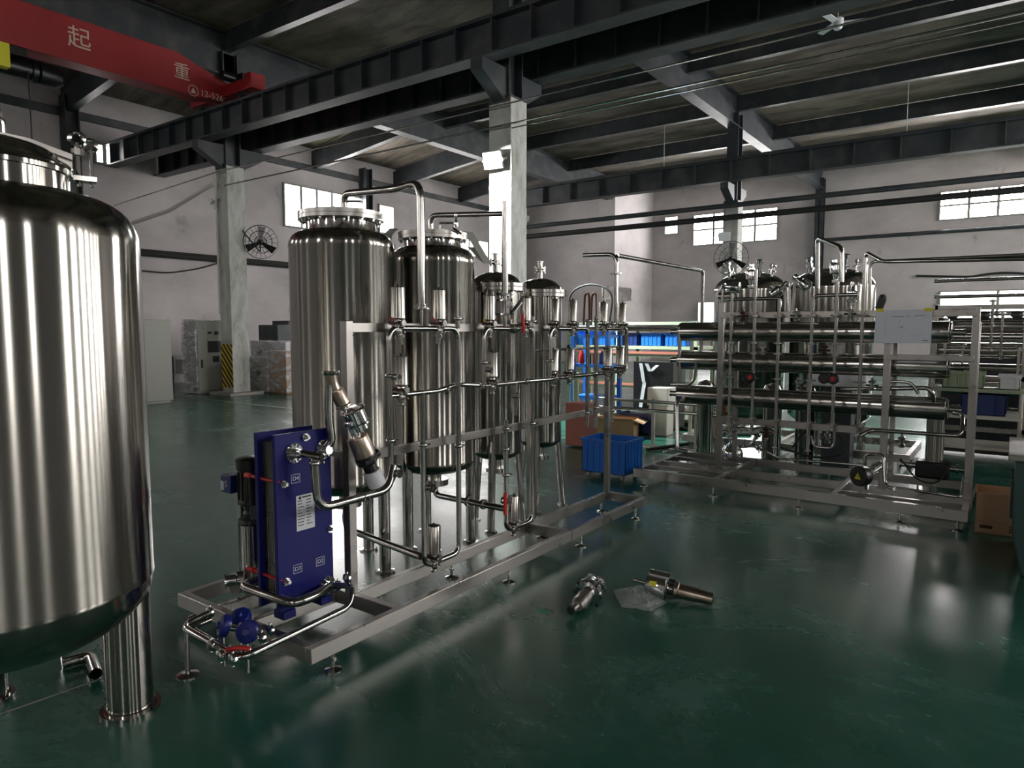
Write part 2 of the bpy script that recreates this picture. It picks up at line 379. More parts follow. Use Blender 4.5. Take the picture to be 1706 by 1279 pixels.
# ================================================================ SERVICES ON THE HALL
def pipe_thing(name, pts, r, mt, label, cat, fil=.15, seg=10, group=None):
    return tag(MB().tube(pts, r, seg, fil).build(name, mt), label, cat, group)
pipe_thing('wall_pipe', [(XR_, 20.5, 5.22), (-14.9, 20.5, 5.18)], .075, 'darksteel', 'upper dark pipe crossing in front of the far column', 'pipe')
pipe_thing('wall_pipe', [(XR_, 20.5, 4.87), (-14.9, 20.5, 4.84)], .085, 'rubber_and_bore', 'lower black pipe crossing in front of the far column', 'pipe')
pipe_thing('wall_pipe', [(XR_, YF-.15, 5.45), (-6.9, YF-.15, 5.45)], .08, 'darksteel', 'grey pipe fixed along the far wall under the high window', 'pipe')
pipe_thing('wall_pipe', [(XL+.15, 2, 3.72), (XL+.15, 28, 3.72)], .10, 'rubber_and_bore', 'thick dark pipe running along the left wall', 'pipe')
pipe_thing('conduit', [(XR_, 9.42, 5.27), (CX, 9.42, 5.27), (CXL+.1, 9.42, 5.27), (-19.8, 9.1, 4.9)], .014, 'pipe', 'upper thin steel conduit strung between the columns', 'conduit')
pipe_thing('conduit', [(XR_, 9.42, 4.99), (CX-.1, 9.42, 4.94), (CXL+.3, 9.42, 4.92)], .016, 'pipe', 'lower thin conduit tied under the floodlight', 'conduit')
pipe_thing('conduit', [(CXL-.1, 9.40, 5.02), (-17.4, 9.3, 4.55), (-19.5, 9.2, 4.35)], .05, 'offwhite', 'cream cable bundle sagging from the striped column to the left wall', 'cable')
pipe_thing('conduit', [(CXL-.12, 9.45, 5.2), (CXL-.12, 9.45, 1.95)], .02, 'offwhite', 'vertical white conduit on the striped column', 'conduit')
pts = [(-1.5+i*.5+0, YF-.12, 3.62+.12*sin(i*.8)) for i in range(0, 12)]
pipe_thing('cable', [(-3.4, YF-.1, 3.75)]+[tuple(p) for p in pts], .045, 'rubber_and_bore', 'black cable looping along the far wall', 'cable', .2)
pipe_thing('cable', [PX(230, 450, XL+.1), PX(280, 455, XL+.1), PX(330, 448, XL+.1), PX(372, 436, XL+.1)], .02, 'rubber_and_bore', 'thin black cable sagging on the left wall', 'cable', .3)
pipe_thing('conduit', [(XR_, 9.46, 4.90), (CX+.3, 9.46, 4.88)], .012, 'pipe', 'lowest thin conduit running from the floodlit column to the right', 'conduit')
# sprinkler-like nozzles under the roof
for i, (px, py, Y) in enumerate(((1106, 287, 22.5), (1510, 231, 22.5), (1396, 30, 12.5))):
    p = PY(px, py, Y); o = thing('ceiling_fan', p, ['small white ceiling fan over the middle of the rack', 'small white ceiling fan toward the right window', 'small white ceiling fan near the top edge'][i], 'ceiling fan', 'ceiling fans')
    MB().cyl(p, (p.x, p.y, CZ), .008).lathe(p-Vector((0, 0, .18)), (0, 0, 1), [(.05, 0), (.09, .06), (.09, .16), (.02, .2)], 12).build('stem', 'white', o)
    for k in range(3):
        a = 2*PI*k/3+.3
        T = Matrix.Translation(p-Vector((0, 0, .07))) @ Matrix.Rotation(a, 4, 'Z') @ Matrix.Rotation(.2, 4, 'X'); MB().box(.06, .45, -.05, .05, -.006, .006, T).build('blade', 'white', o)

# floodlights on columns
def floodlight(p, label, on, yaw=0, tilt=.5):
    o = thing('floodlight', p, label, 'floodlight')
    T = Matrix.Translation(p) @ Matrix.Rotation(yaw, 4, 'Z') @ Matrix.Rotation(tilt, 4, 'X')
    MB().box(-.17, .17, 0, .06, -.14, .14, T).build('housing', 'white' if not on else 'cabinet', o, bev=.01)
    MB().box(-.15, .15, -.008, 0, -.12, .12, T).build('lens', 'led' if on else 'white', o)
    MB().box(-.19, -.172, .0, .22, -.02, .02, T).box(.172, .19, .0, .22, -.02, .02, T).box(-.19, .19, .2, .22, -.02, .02, T).build('bracket', 'cabinet', o)
    return o
pl = PY(820, 267, 9.30)
floodlight(pl, 'glaring square LED floodlight on the middle column', True, .2, .35)
ld = bpy.data.lights.new('flood_beam', 'SPOT'); ld.energy = 2500; ld.spot_size = radians(125); ld.spot_blend = .5; ld.shadow_soft_size = .12; ld.color = (.93, 1, .98)
lo = bpy.data.objects.new('flood_beam', ld); COL.objects.link(lo); lo.location = pl+Vector((0, -.12, 0)); lo.rotation_euler = (radians(52), 0, -.35)
floodlight(Vector((CXL-.33, CY-.25, 4.55)), 'small white floodlight high on the striped column, unlit', False, -.9, .5)
floodlight(Vector((CX-.1, CY2-.45, 4.35)), 'small white floodlight above the fan on the far column', False, .3, .5)

# wall fans
def wall_fan(c, ax, back, label, R=.33):
    o = thing('wall_fan', c, label, 'fan'); ax = Vector(ax).normalized(); c = Vector(c); mb = MB(); _, u, v_ = mb.basis(ax)
    for q, h in ((1, 0), (.98, .1), (.66, .13), (.34, .14), (.66, -.03), (.34, -.04)): mb.ring(c+ax*h, ax, R*q, .006, 28, 5)
    for k in range(20):
        a = 2*PI*k/20; d = u*cos(a)+v_*sin(a)
        mb.tube([c+ax*.15+d*.04, c+ax*.12+d*R*.7, c+ax*.05+d*R, c-ax*.03+d*R*.7, c-ax*.05+d*.06], .0035, 4, .03)
    mb.build('guard', 'black', o)
    h = MB().lathe(c-ax*.16, ax, [(.04, 0), (.075, .02), (.075, .14), (.05, .18), (.05, .24), (0, .26)], 16); h.build('motor', 'black', o)
    for k in range(3):
        a = 2*PI*k/3+.5; d = u*cos(a)+v_*sin(a); e = (v_*cos(a)-u*sin(a))
        p0 = c+ax*.05
        MB().prism([p0+d*.04-e*.03, p0+d*R*.9-e*.1-ax*.03, p0+d*R*.93+e*.08+ax*.03, p0+d*.04+e*.03+ax*.02], ax*.005).build('blade', 'black', o)
    MB().tube([c-ax*.14, c-ax*.14-Vector((0, 0, .25)), back], .018, 8, .05).build('bracket', 'black', o)
    return o
wall_fan(PX(434, 403, -14.9), (.75, -.45, -.12), (CXL+.2, CY+.1, 4.0), 'black caged fan on the striped column', .40)
wall_fan(PY(1218, 430, CY2-.75), (.3, -.9, -.1), (CX, CY2-.2, 3.4), 'black caged fan on the far column', .50)

# ---------------------------------------------------------------- crane
xc = -14.6
cr = thing('bridge_crane', (xc, 9.12, 6.6), 'red overhead crane bridge with Chinese lettering resting on the runway beam', 'crane')
MB().prism([(xc-.22, 9.3, 6.72), (xc-.22, 8.5, 6.53), (xc-.22, -8.5, 6.53), (xc-.22, -8.5, 7.33), (xc-.22, 8.0, 7.33), (xc-.22, 9.3, 6.95)], (.44, 0, 0)).build('bridge_girder', 'cranered', cr, bev=.01)
MB().box(xc-1.1, xc+1.1, 9.0, 9.24, 6.68, 6.92).build('end_carriage', 'cranered', cr, bev=.01)
MB().box(xc+1.1, xc+1.35, 8.95, 9.3, 6.66, 6.98).build('buffer_box', 'cranered', cr, bev=.01)
for s_ in (-.8, .8): MB().cyl((xc+s_, 9.04, 6.69), (xc+s_, 9.2, 6.69), .1, 18).build('wheel', 'rubber_and_bore', cr)
MB().cyl((xc+.35, 8.9, 7.1), (xc+.35, 9.3, 7.1), .1).box(xc+.2, xc+.6, 9.25, 9.4, 6.95, 7.2).build('drive_motor', 'black', cr)
p = PX(132, 66, xc+.22); text('起', 'lettering', cr, .42, face_px((xc+.222, p.y, p.z)), 'creamtext', .002)
p = PX(303, 121, xc+.22); text('重', 'lettering', cr, .36, face_px((xc+.222, p.y, p.z)), 'creamtext', .002)
p = PX(353, 160, xc+.22); text('12-526', 'lettering', cr, .19, face_px((xc+.222, p.y, p.z)), 'creamtext', .002)
p = PX(322, 151, xc+.22); em = MB().ring((xc+.224, p.y, p.z), (1, 0, 0), .11, .008, 20, 5)
em.prism([(xc+.222, p.y-.06, p.z-.05), (xc+.222, p.y+.06, p.z-.05), (xc+.222, p.y, p.z+.07)], (.004, 0, 0)); em.build('emblem', 'creamtext', cr)
hx, hy, hz = PX(30, 112, xc+.05)
ho = thing('electric_hoist', (hx, hy, 6.62), 'black electric wire hoist hanging under the red crane', 'hoist')
MB().cyl((xc, hy-1.0, 6.22), (xc, hy+.2, 6.22), .17, 22).cyl((xc, hy+.2, 6.22), (xc, hy+.28, 6.22), .21, 22).build('drum', 'black', ho)
MB().lathe((xc, hy+.28, 6.22), (0, 1, 0), [(.13, 0), (.2, .05), (.2, .3), (.16, .4), (.05, .44)], 22).build('motor', 'black', ho)
MB().box(xc-.2, xc+.2, hy-.6, hy+.1, 6.38, 6.52).cyl((xc-.16, hy-.1, 6.48), (xc+.16, hy-.1, 6.48), .05, 16).build('trolley', 'black', ho)
MB().box(xc+.12, xc+.30, hy-.55, hy-.2, 6.1, 6.5).build('control_box', 'yellow', ho)
MB().tube([(xc, hy-.4, 6.1), (xc, hy-.4, 5.4)], .012).tube([(xc, hy-.3, 6.1), (xc, hy-.3, 5.4)], .012).build('wire_rope', 'black', ho)
MB().lathe((xc, hy-.35, 5.15), (0, 0, 1), [(.05, 0), (.09, .04), (.09, .2), (.05, .25)], 14).ring((xc, hy-.35, 5.08), (1, 0, 0), .06, .015, 16, 6).build('hook_block', 'cabinet', ho)
MB().tube([(xc+.2, hy+.1, 6.15), (xc+.2, hy+.1, 4.6)], .012).box(xc+.16, xc+.24, hy+.06, hy+.14, 4.3, 4.6).build('pendant_control', 'black', ho)

# ================================================================ STAINLESS PIECES
def dome(r, h, n=7, r0=0.):          # profile points of an elliptical head from the rim (r, 0) to (r0, h..)
    out = []
    for i in range(n+1):
        a = PI/2*i/n; rr = r*cos(a); out.append((max(rr, r0), h*sin(a)))
        if rr <= r0: break
    return out
def flange_bolts(o, cx, cy, z, R, n, h=.05, r=.008, name='bolt'):
    for k in range(n):
        a = 2*PI*(k+.5)/n; x, y = cx+R*cos(a), cy+R*sin(a)
        MB().cyl((x, y, z-h), (x, y, z+h*.55), r, 8).lathe((x, y, z+h*.2), (0, 0, 1), [(r*1.7, 0), (r*1.7, r*1.3)], 6).lathe((x, y, z-h*.75), (0, 0, 1), [(r*1.7, 0), (r*1.7, r*1.3)], 6).build(name, 'pipe', o)
def wide_tank(name, label, cx, cy, r, zb, zt, zn, zf, rn, rf, legs, nb=18):
    o = thing(name, (cx, cy, 0), label, 'tank')
    c = (cx, cy, 0); bd = .24*r+.02
    prof = [(0, zb-bd)]+[(rr, zb-hh) for rr, hh in reversed(dome(r, bd))]+[(r+.004, zb+.01), (r, zb+.02), (r, zt-.02), (r+.003, zt-.01)]
    hd = zn-zt; m_ = 8
    for i in range(1, m_+1):
        t = i/m_; rr = r-(r-rn)*(1-cos(t*PI/2)); prof.append((rr, zt+hd*sin(t*PI/2)))
    MB().lathe(c, (0, 0, 1), [q for q in prof], 72).build('shell', 'shell', o, ang=50)
    MB().lathe(c, (0, 0, 1), [(rn+.004, zn-.012), (rn, zn), (rn, zf-.02)], 48).build('neck', 'polish', o)
    MB().lathe(c, (0, 0, 1), [(rn, zf-.03), (rf, zf-.03), (rf, zf-.008), (rn, zf-.008)], 48).build('neck_flange', 'frame', o)
    MB().lathe(c, (0, 0, 1), [(rf, zf-.006), (rf, zf+.02), (rf*.8, zf+.026), (0, zf+.03)], 48).build('lid', 'frame', o)
    flange_bolts(o, cx, cy, zf, (rn+rf)/2+.005, nb, .045)
    MB().tube([(cx+.12, cy-.06, zf+.02), (cx+.12, cy-.06, zf+.08), (cx+.2, cy-.0, zf+.08), (cx+.2, cy-.0, zf+.02)], .008, 8, .015).build('lid_handle', 'pipe', o)
    for (lx, ly) in legs:
        MB().cyl((lx, ly, .012), (lx, ly, zb+.05), .038, 20).build('leg', 'pipe', o)
        MB().lathe((lx, ly, 0), (0, 0, 1), [(.065, 0), (.065, .01), (.04, .014)], 20).build('foot', 'pipe', o)
    MB().lathe((cx, cy, zb-bd-.09), (0, 0, 1), [(.05, 0), (.10, 0), (.10, .02), (.10, .045), (.05, .045), (.05, .1)], 24).build('bottom_outlet', 'pipe', o)
    return o
T1, T2, T3, T4 = (-3.6, 3.07), (-3.485, 3.825), (-3.37, 4.44), (-3.4, 5.115)
t1 = wide_tank('pressure_tank', 'tallest upright steel tank with bolted flat lid, right behind the blue plate exchanger', *T1, .335, .60, 2.135, 2.225, 2.325, .225, .275, [(-3.29, 3.12), (-3.72, 3.37), (-3.75, 2.80)])
t2 = wide_tank('pressure_tank', 'upright steel tank with bolted lid and grey straps over its neck', *T2, .305, .615, 2.085, 2.185, 2.27, .21, .255, [(-3.50, 3.55), (-3.24, 3.95), (-3.72, 3.98)])
# lifting straps hanging over T2 neck
for s_, (dx, dy) in enumerate(((-.14, -.20), (.17, .16))):
    x0, y0 = T2[0]+dx, T2[1]+dy; pts = []
    q = Vector((dx, dy, 0)).normalized(); e = (Vector((-q.y, q.x, 0))*.45+q).normalized()
    w_ = .034; mb = MB()
    path = [(-.03, 2.31), (.04, 2.315), (.085, 2.27), (.10, 2.15), (.13, 2.0), (.11, 1.93), (.085, 1.97), (.075, 2.12), (.06, 2.2)] if s_ == 0 else [(-.03, 2.31), (.03, 2.31), (.06, 2.26), (.12, 2.16), (.17, 2.08), (.12, 2.12), (.05, 2.2)]
    P0 = [Vector((x0, y0, 0))+q*a+Vector((0, 0, z)) for a, z in path]
    for i in range(len(P0)-1): mb.prism([P0[i]-e*w_, P0[i]+e*w_, P0[i+1]+e*w_, P0[i+1]-e*w_], Vector((-e.y, e.x, 0))*.006)
    tag(mb.build('lifting_strap', 'offstrap' if 'offstrap' in M else 'cabinet'), ['grey webbing strap looped over the left side of the strapped tank', 'grey webbing strap end over the right side of the strapped tank'][s_], 'strap')
def filter_tank(label, cx, cy, r, rf, zb, zfl, zd, legs):
    o = thing('filter_vessel', (cx, cy, 0), label, 'tank'); c = (cx, cy, 0)
    MB().lathe(c, (0, 0, 1), [(0, zb-.08)]+[(a, zb-b) for a, b in reversed(dome(r, .08))]+[(r, zfl-.01)], 56).build('shell', 'shell', o, ang=50)
    MB().lathe(c, (0, 0, 1), [(r, zfl-.05), (rf, zfl-.05), (rf, zfl-.025), (r, zfl-.025)], 40).lathe(c, (0, 0, 1), [(r, zfl-.018), (rf, zfl-.018), (rf, zfl+.007), (r, zfl+.007)], 40).build('body_flange', 'pipe', o)
    MB().lathe(c, (0, 0, 1), [(r*.995, zfl)]+[(a, zfl+b) for a, b in dome(r*.99, zd-zfl)][1:], 48).build('domed_head', 'polish', o, ang=50)
    flange_bolts(o, cx, cy, zfl-.02, (r+rf)/2+.006, 16, .045, .007)
    n = MB().cyl((cx, cy, zd-.02), (cx, cy, zd+.07), .026).lathe((cx, cy, zd+.055), (0, 0, 1), [(.055, 0), (.055, .014)], 20).lathe((cx, cy, zd+.075), (0, 0, 1), [(.055, 0), (.055, .014), (.024, .014), (.024, .06), (.032, .062), (.032, .07)], 20)
    n.build('top_nozzle', 'pipe', o)
    for k in range(4):
        a = PI/4+k*PI/2; x, y = cx+.043*cos(a), cy+.043*sin(a)
        MB().cyl((x, y, zd+.04), (x, y, zd+.105), .006, 6).build('bolt', 'pipe', o)
    for lx, ly in legs:
        sx, sy = cx+(lx-cx)*.72, cy+(ly-cy)*.72
        MB().cyl((lx, ly, .01), (sx, sy, zb+.1), .030, 16).build('leg', 'pipe', o)
        MB().lathe((lx, ly, 0), (0, 0, 1), [(.05, 0), (.05, .01), (.03, .014)], 16).build('foot', 'pipe', o)
    MB().lathe((cx, cy, zb-.18), (0, 0, 1), [(.04, 0), (.085, 0), (.085, .035), (.04, .035), (.04, .11)], 24).build('bottom_outlet', 'pipe', o)
    flange_bolts(o, cx, cy, zb-.165, .07, 6, .025, .006)
    return o
filter_tank('slim domed filter vessel standing directly behind the red-handled valve', *T3, .20, .245, .62, 1.945, 2.05, [(-3.265, 4.229), (-3.24, 4.63), (-3.60, 4.44)])
filter_tank('slim domed filter vessel at the far end of the tank row', *T4, .192, .242, .62, 1.925, 2.04, [(-3.30, 4.906), (-3.273, 5.307), (-3.63, 5.115)])

# ---- large tank at left edge
BX, BY, BR = -2.98, 1.2, .50
d_ = 3.3; az = YAW+radians(36.6); BX, BY = -sin(az)*d_, cos(az)*d_
bt = thing('mixing_tank', (BX, BY, 0), 'large brushed steel tank on a thick round leg, cut off by the left edge', 'tank')
zb, zt = .585, 1.93
prof = [(0, zb-.27)]+[(a, zb-b) for a, b in reversed(dome(BR, .27, 9))]+[(BR+.003, zb+.01), (BR, zb+.02), (BR, zt)]
RN = .265
for i in range(1, 11):
    t = i/10; rr = RN+(BR-RN)*cos(t*PI/2)**.8 if t < 1 else RN; prof.append((rr, zt+.18*sin(t*PI/2)))
MB().lathe((BX, BY, 0), (0, 0, 1), prof, 96).build('shell', 'shell', bt, ang=50)
ZN = 2.10; ZF = 2.215
MB().lathe((BX, BY, 0), (0, 0, 1), [(RN, ZN-.02), (RN, ZF-.03), (RN+.012, ZF-.028), (RN+.012, ZF-.012), (RN, ZF-.01)], 64).build('neck', 'shell', bt)
MB().lathe((BX, BY, 0), (0, 0, 1), [(RN+.006, ZF-.01), (RN+.014, ZF), (RN+.006, ZF+.012), (RN-.03, ZF+.03)]+[(a, ZF+.03+b) for a, b in dome(RN-.03, .07)][1:], 64).build('lid', 'polish', bt, ang=50)
rt = Vector((cos(az+PI/2-PI/2), sin(az), 0)); tv = Vector((cos(YAW+radians(36)), sin(YAW+radians(36)), 0))   # sideways as seen from the aisle
e0 = Vector((BX, BY, 0))+tv*(RN+.01)
cb = MB(); nv = Vector((-tv.y, tv.x, 0))
hp = [(-1, .045), (-.5, .085), (0, .10), (.5, .085), (1, .045)]
for (ta, ha), (tb_, hb) in zip(hp, hp[1:]):
    pa_, pb_ = Vector((BX, BY, ZF+ha))+tv*ta*(RN+.01), Vector((BX, BY, ZF+hb))+tv*tb_*(RN+.01)
    cb.prism([pa_-nv*.03, pa_+nv*.03, pb_+nv*.03, pb_-nv*.03], (0, 0, .022)).prism([pa_-nv*.008, pa_+nv*.008, pb_+nv*.008, pb_-nv*.008], (0, 0, -.03))
cb.build('lid_crossbar', 'frame', bt)
for sg in (-1, 1): 
    l0 = Vector((BX, BY, ZF-.03))+tv*sg*(RN-.01); MB().prism([l0-nv*.03, l0+nv*.03, l0+nv*.03+tv*sg*.10, l0-nv*.03+tv*sg*.10], (0, 0, .018)).build('clamp_lug', 'polish', bt)
for s_, q in (('eye_bolt', e0+tv*.02), ('eye_bolt', Vector((BX, BY, 0))-tv*(RN+.03))):
    MB().cyl(q+Vector((0, 0, ZF-.05)), q+Vector((0, 0, ZF+.12)), .010, 10).lathe(q+Vector((0, 0, ZF+.07)), (0, 0, 1), [(.025, 0), (.025, .025)], 8).ring(q+Vector((0, 0, ZF+.135)), (tv.y, -tv.x, 0), .026, .009, 16, 8).build('eye_bolt', 'polish', bt)
    q2 = q+tv*.045
    MB().cyl(q2+Vector((0, 0, ZF-.05)), q2+Vector((0, 0, ZF+.10)), .008, 10).ring(q2+Vector((0, 0, ZF+.115)), (tv.y, -tv.x, 0), .022, .008, 16, 8).build('eye_bolt', 'polish', bt)
MB().tube([Vector((BX, BY, ZF+.12))+tv*.06, Vector((BX, BY, ZF+.17))+tv*.06, Vector((BX, BY, ZF+.17))-tv*.05, Vector((BX, BY, ZF+.12))-tv*.05], .01, 8, .02).build('lid_handle', 'polish', bt)
for k, aa in enumerate((0, 2*PI/3, 4*PI/3)):
    base = G(218, 1180) if k == 0 else None
    if k == 0: l0 = Vector((base.x, base.y, 0))-Vector((BX, BY, 0)); R0 = l0.length; a0 = atan2(l0.y, l0.x); print('bigleg R', R0)
    x, y = BX+R0*cos(a0+aa), BY+R0*sin(a0+aa)
    MB().cyl((x, y, .01), (x, y, zb+.02), .088, 32).build('leg', 'shell', bt)
    MB().lathe((x, y, 0), (0, 0, 1), [(.115, 0), (.115, .014), (.10, .014), (.10, .02), (.088, .022)], 36).build('base_flange', 'polish', bt)

# ================================================================ MAIN SKID
SK = thing('equipment_skid', (-2.85, 3.6, 0), 'long low stainless box-section skid frame with posts and levelling feet, under the tanks', 'frame')
zt_, zb_ = .16, .085
XF, XB, XW, Y0, Y1 = -2.50, -2.85, -3.64, 1.91, 5.43
def rail(x0, x1, y0, y1, name='rail', z0=zb_, z1=zt_): return MB().box(x0, x1, y0, y1, z0, z1).build(name, 'frame', SK, bev=.004)
rail(XF-.04, XF, Y0, Y1); rail(XB-.04, XB, 2.46, Y1); rail(XB+0.0, XF-.04, Y1-.05, Y1, 'crossbar'); rail(XW, XF-.04, Y0, Y0+.045, 'crossbar')
rail(XW, XW+.045, Y0+.045, 2.50); rail(XW+.045, XB+.0, 2.455, 2.50, 'crossbar'); rail(XB, XF-.04, 2.455, 2.50, 'crossbar'); rail(XB, XF-.04, 4.15, 4.21, 'crossbar')
rail(-3.32, -3.28, Y0+.045, 2.455); rail(-3.02, -2.98, Y0+.045, 2.455)
MB().box(XF-.0005, XF+.001, 4.18, 4.186, zb_, zt_).build('weld_seam', 'rubber_and_bore', SK)
for (x, y) in ((XF-.02, 2.05), (XF-.02, 3.45), (XF-.02, 4.35), (XF-.02, 5.25), (XB-.02, 3.3), (XB-.02, 4.35), (XB-.02, 5.3), (XW+.02, 2.0), (XW+.02, 2.4)):
    MB().lathe((x, y, 0), (0, 0, 1), [(.042, 0), (.042, .006), (.015, .014), (.009, .018), (.009, .085)], 16).lathe((x, y, .05), (0, 0, 1), [(.016, 0), (.016, .012)], 6).build('levelling_foot', 'pipe', SK)
def post(x, y, z1, w_=.045): return MB().box(x-w_/2, x+w_/2, y-w_/2, y+w_/2, zt_, z1).build('post', 'frame', SK, bev=.003)
post(XB-.02, 2.47, 1.64, .05); post(XB-.02, Y1-.03, 1.20); post(XB-.02, 4.20, 1.62)
MB().box(-2.875, -2.85, 2.49, 5.41, .875, .925).build('crossbar', 'frame', SK, bev=.002)
MB().box(-2.875, -2.85, 2.49, 4.85, 1.58, 1.63).build('crossbar', 'frame', SK, bev=.002)
MB().box(-3.27, -2.86, 2.47, 2.50, .9, .93).build('crossbar', 'frame', SK, bev=.002)

# ---- valve manifold
PXM = -2.78
def clamp(o, p, ax=(0, 0, 1), r=.018, name='pipe_clamp'):
    p = Vector(p); ax = Vector(ax).normalized(); mb = MB().lathe(p-ax*.012, ax, [(r*.8, 0), (r+.006, .003), (r+.009, .008), (r+.009, .016), (r+.006, .021), (r*.8, .024)], 18)
    _, u, v_ = mb.basis(ax); mb.cyl(p+u*(r+.004)-v_*.014, p+u*(r+.004)+v_*.014, .005, 6).cyl(p+u*(r+.004), p+u*(r+.028), .004, 6).box(-.014, .014, -.003, .003, -.005, .005, Matrix.Translation(p+u*(r+.028)))
    return mb.build(name, 'pipe', o)
def act_valve(o, x, y, z, h=.17, r=.041, up=1, red=None):
    """diaphragm valve seated on a header at height z with its pneumatic actuator"""
    s = up; mb = MB()
    mb.lathe((x, y, z), (0, 0, s), [(.022, 0), (.034, .01), (.034, .022), (.024, .026), (.02, .045)], 16)
    for k in range(4):
        a = PI/4+k*PI/2; mb.cyl((x+.03*cos(a), y+.03*sin(a), z), (x+.03*cos(a), y+.03*sin(a), z+s*.05), .006, 6)
    mb.m(1).box(x-.033, x+.033, y-.033, y+.033, z+s*.024, z+s*.038)
    mb.m(0).cyl((x, y+.03, z+s*.055), (x, y+.055, z+s*.06), .008, 8)
    mb.cyl((x-.05, y-.012, z+s*.03), (x+.05, y-.012, z+s*.03), .011, 10).lathe((x+.05, y-.012, z+s*.03), (1, 0, 0), [(.011, 0), (.018, 0), (.018, .008), (.011, .008)], 10)
    mb.lathe((x, y, z), (0, 0, -s), [(.018, .008), (.028, .012), (.028, .026), (.018, .03), (.014, .05), (.022, .052), (.022, .06), (.010, .062)], 12).cyl((x-.028, y+.02, z-s*.02), (x+.034, y+.02, z-s*.02), .005, 6)
    v_ = mb.build('diaphragm_valve', ['pipe', 'bonnet'], o)
    a = MB().lathe((x, y, z+s*.05), (0, 0, s), [(.02, 0), (r, .006), (r, .014), (r*.97, .018), (r*.97, h), (r*.9, h+.004), (.01, h+.006)], 22)
    a.m(1).cyl((x, y, z+s*(.05+h)), (x, y, z+s*(.068+h)), .007, 8)
    a.build('actuator', ['shell', 'rubber_and_bore'], v_)
    if red: MB().box(x-.02, x-.008, y-.042, y-.033, z+.045, z+.065).build('indicator', red, v_)
    return v_
mf = thing('valve_manifold', (PXM, 3.0, .16), 'left steel pipe loop with upright actuated valves, nearest the blue exchanger', 'pipework')
RP = .0165
H = 1.6; MH = 1.228
MB().tube([(PXM, 2.69, .84), (PXM, 2.69, H), (PXM, 3.27, H), (PXM, 3.27, .19), (PXM, 2.95, .19), (PXM, 2.95, MH)], RP, 14, .07).build('pipe', 'pipe', mf)
MB().tube([(PXM, 2.69, MH), (PXM, 3.10, MH), (PXM-.0, 3.20, MH+.02), (PXM-.04, 3.35, MH+.02), (PXM-.0, 3.55, MH)], RP*.95, 12, .06).build('pipe', 'pipe', mf)
act_valve(mf, PXM, 2.76, H, .175, red='red'); act_valve(mf, PXM, 3.10, H, .175, red='red'); act_valve(mf, PXM, 2.78, MH, .165); act_valve(mf, PXM, 3.04, .195, .17, .040)
for p, ax in (((PXM, 2.69, .98), (0, 0, 1)), ((PXM, 3.27, .87), (0, 0, 1)), ((PXM, 2.95, .92), (0, 0, 1)), ((PXM, 2.69, 1.34), (0, 0, 1)), ((PXM, 3.27, 1.66), (0, 0, 1)), ((PXM, 3.16, MH), (0, 1, 0)), ((PXM, 3.5, MH), (0, 1, 0)), ((PXM, 2.97, .66), (0, 0, 1))): clamp(mf, p, ax)
MB().cyl((PXM, 3.27, H), (PXM, 3.27, 1.665), RP, 14).build('pipe_stub', 'pipe', mf)
for (y, z) in ((2.705, 1.335), (2.97, .665), (2.70, .80)):
    MB().cyl((PXM-.01, y, z), (PXM+.055, y, z), .018, 14).lathe((PXM+.055, y, z), (1, 0, 0), [(.018, 0), (.025, 0), (.025, .006), (.016, .006)], 14).m(1).cyl((PXM+.05, y, z), (PXM+.0615, y, z), .0155, 14).build('open_branch', ['pipe', 'rubber_and_bore'], mf)  # black disc paints the shade inside each open end
for y in (2.775, 3.09): MB().cyl((PXM, y, H-.02), (PXM, y, H-.09), .017, 12).cyl((PXM, y, H-.035), (PXM, y, H-.05), .03, 14).build('drain_branch', 'pipe', mf)
# tall loop up to T1 lid
tp = thing('tall_pipe', (PXM, 2.95, 1.6), 'tall steel pipe looping from the lid of the tallest tank to the left manifold', 'pipe')
lx, ly = T1[0]+.03, T1[1]+.0
MB().tube([(lx, ly, 2.34), (lx, ly, 2.47), (PXM-.25, ly-.06, 2.43), (PXM, 2.95, 2.43), (PXM, 2.95, 1.74)], .0225, 18, .09).build('pipe', 'pipe', tp)
MB().cyl((PXM, 2.95, 1.74), (PXM, 2.95, 1.615), .010, 12).build('reducer_pipe', 'pipe', tp)
MB().lathe((PXM, 2.95, 1.71), (0, 0, 1), [(.05, 0), (.05, .01), (.03, .012), (.03, .03)], 20).build('pipe_flange', 'pipe', tp)
# middle loop
m2 = thing('valve_manifold', (PXM, 3.8, .16), 'middle steel pipe loop carrying the ball valve with pink-red handle', 'pipework')
MB().tube([(PXM, 3.53, MH), (PXM, 3.53, H), (PXM, 4.09, H), (PXM, 4.09, .21), (PXM, 3.77, .21), (PXM, 3.77, .98)], RP, 14, .07).build('pipe', 'pipe', m2)
MB().tube([(PXM, 3.55, MH), (PXM, 4.05, MH), (PXM+.03, 4.3, MH), (PXM, 4.45, MH)], RP*.95, 12, .05).build('pipe', 'pipe', m2)
MB().cyl((PXM, 4.09, H), (PXM, 4.09, 1.685), RP, 14).build('pipe_stub', 'pipe', m2)
act_valve(m2, PXM, 3.59, H, .16, red='gold'); act_valve(m2, PXM, 4.00, H, .16); act_valve(m2, PXM, 3.62, MH, .165); act_valve(m2, PXM, 3.86, .215, .17, .040)
for p, ax in (((PXM, 3.53, 1.38), (0, 0, 1)), ((PXM, 4.09, .92), (0, 0, 1)), ((PXM, 3.77, .92), (0, 0, 1)), ((PXM, 4.0, MH), (0, 1, 0)), ((PXM, 4.09, 1.65), (0, 0, 1)), ((PXM, 3.77, .78), (0, 0, 1)), ((PXM, 3.77, .6), (0, 0, 1))): clamp(m2, p, ax)
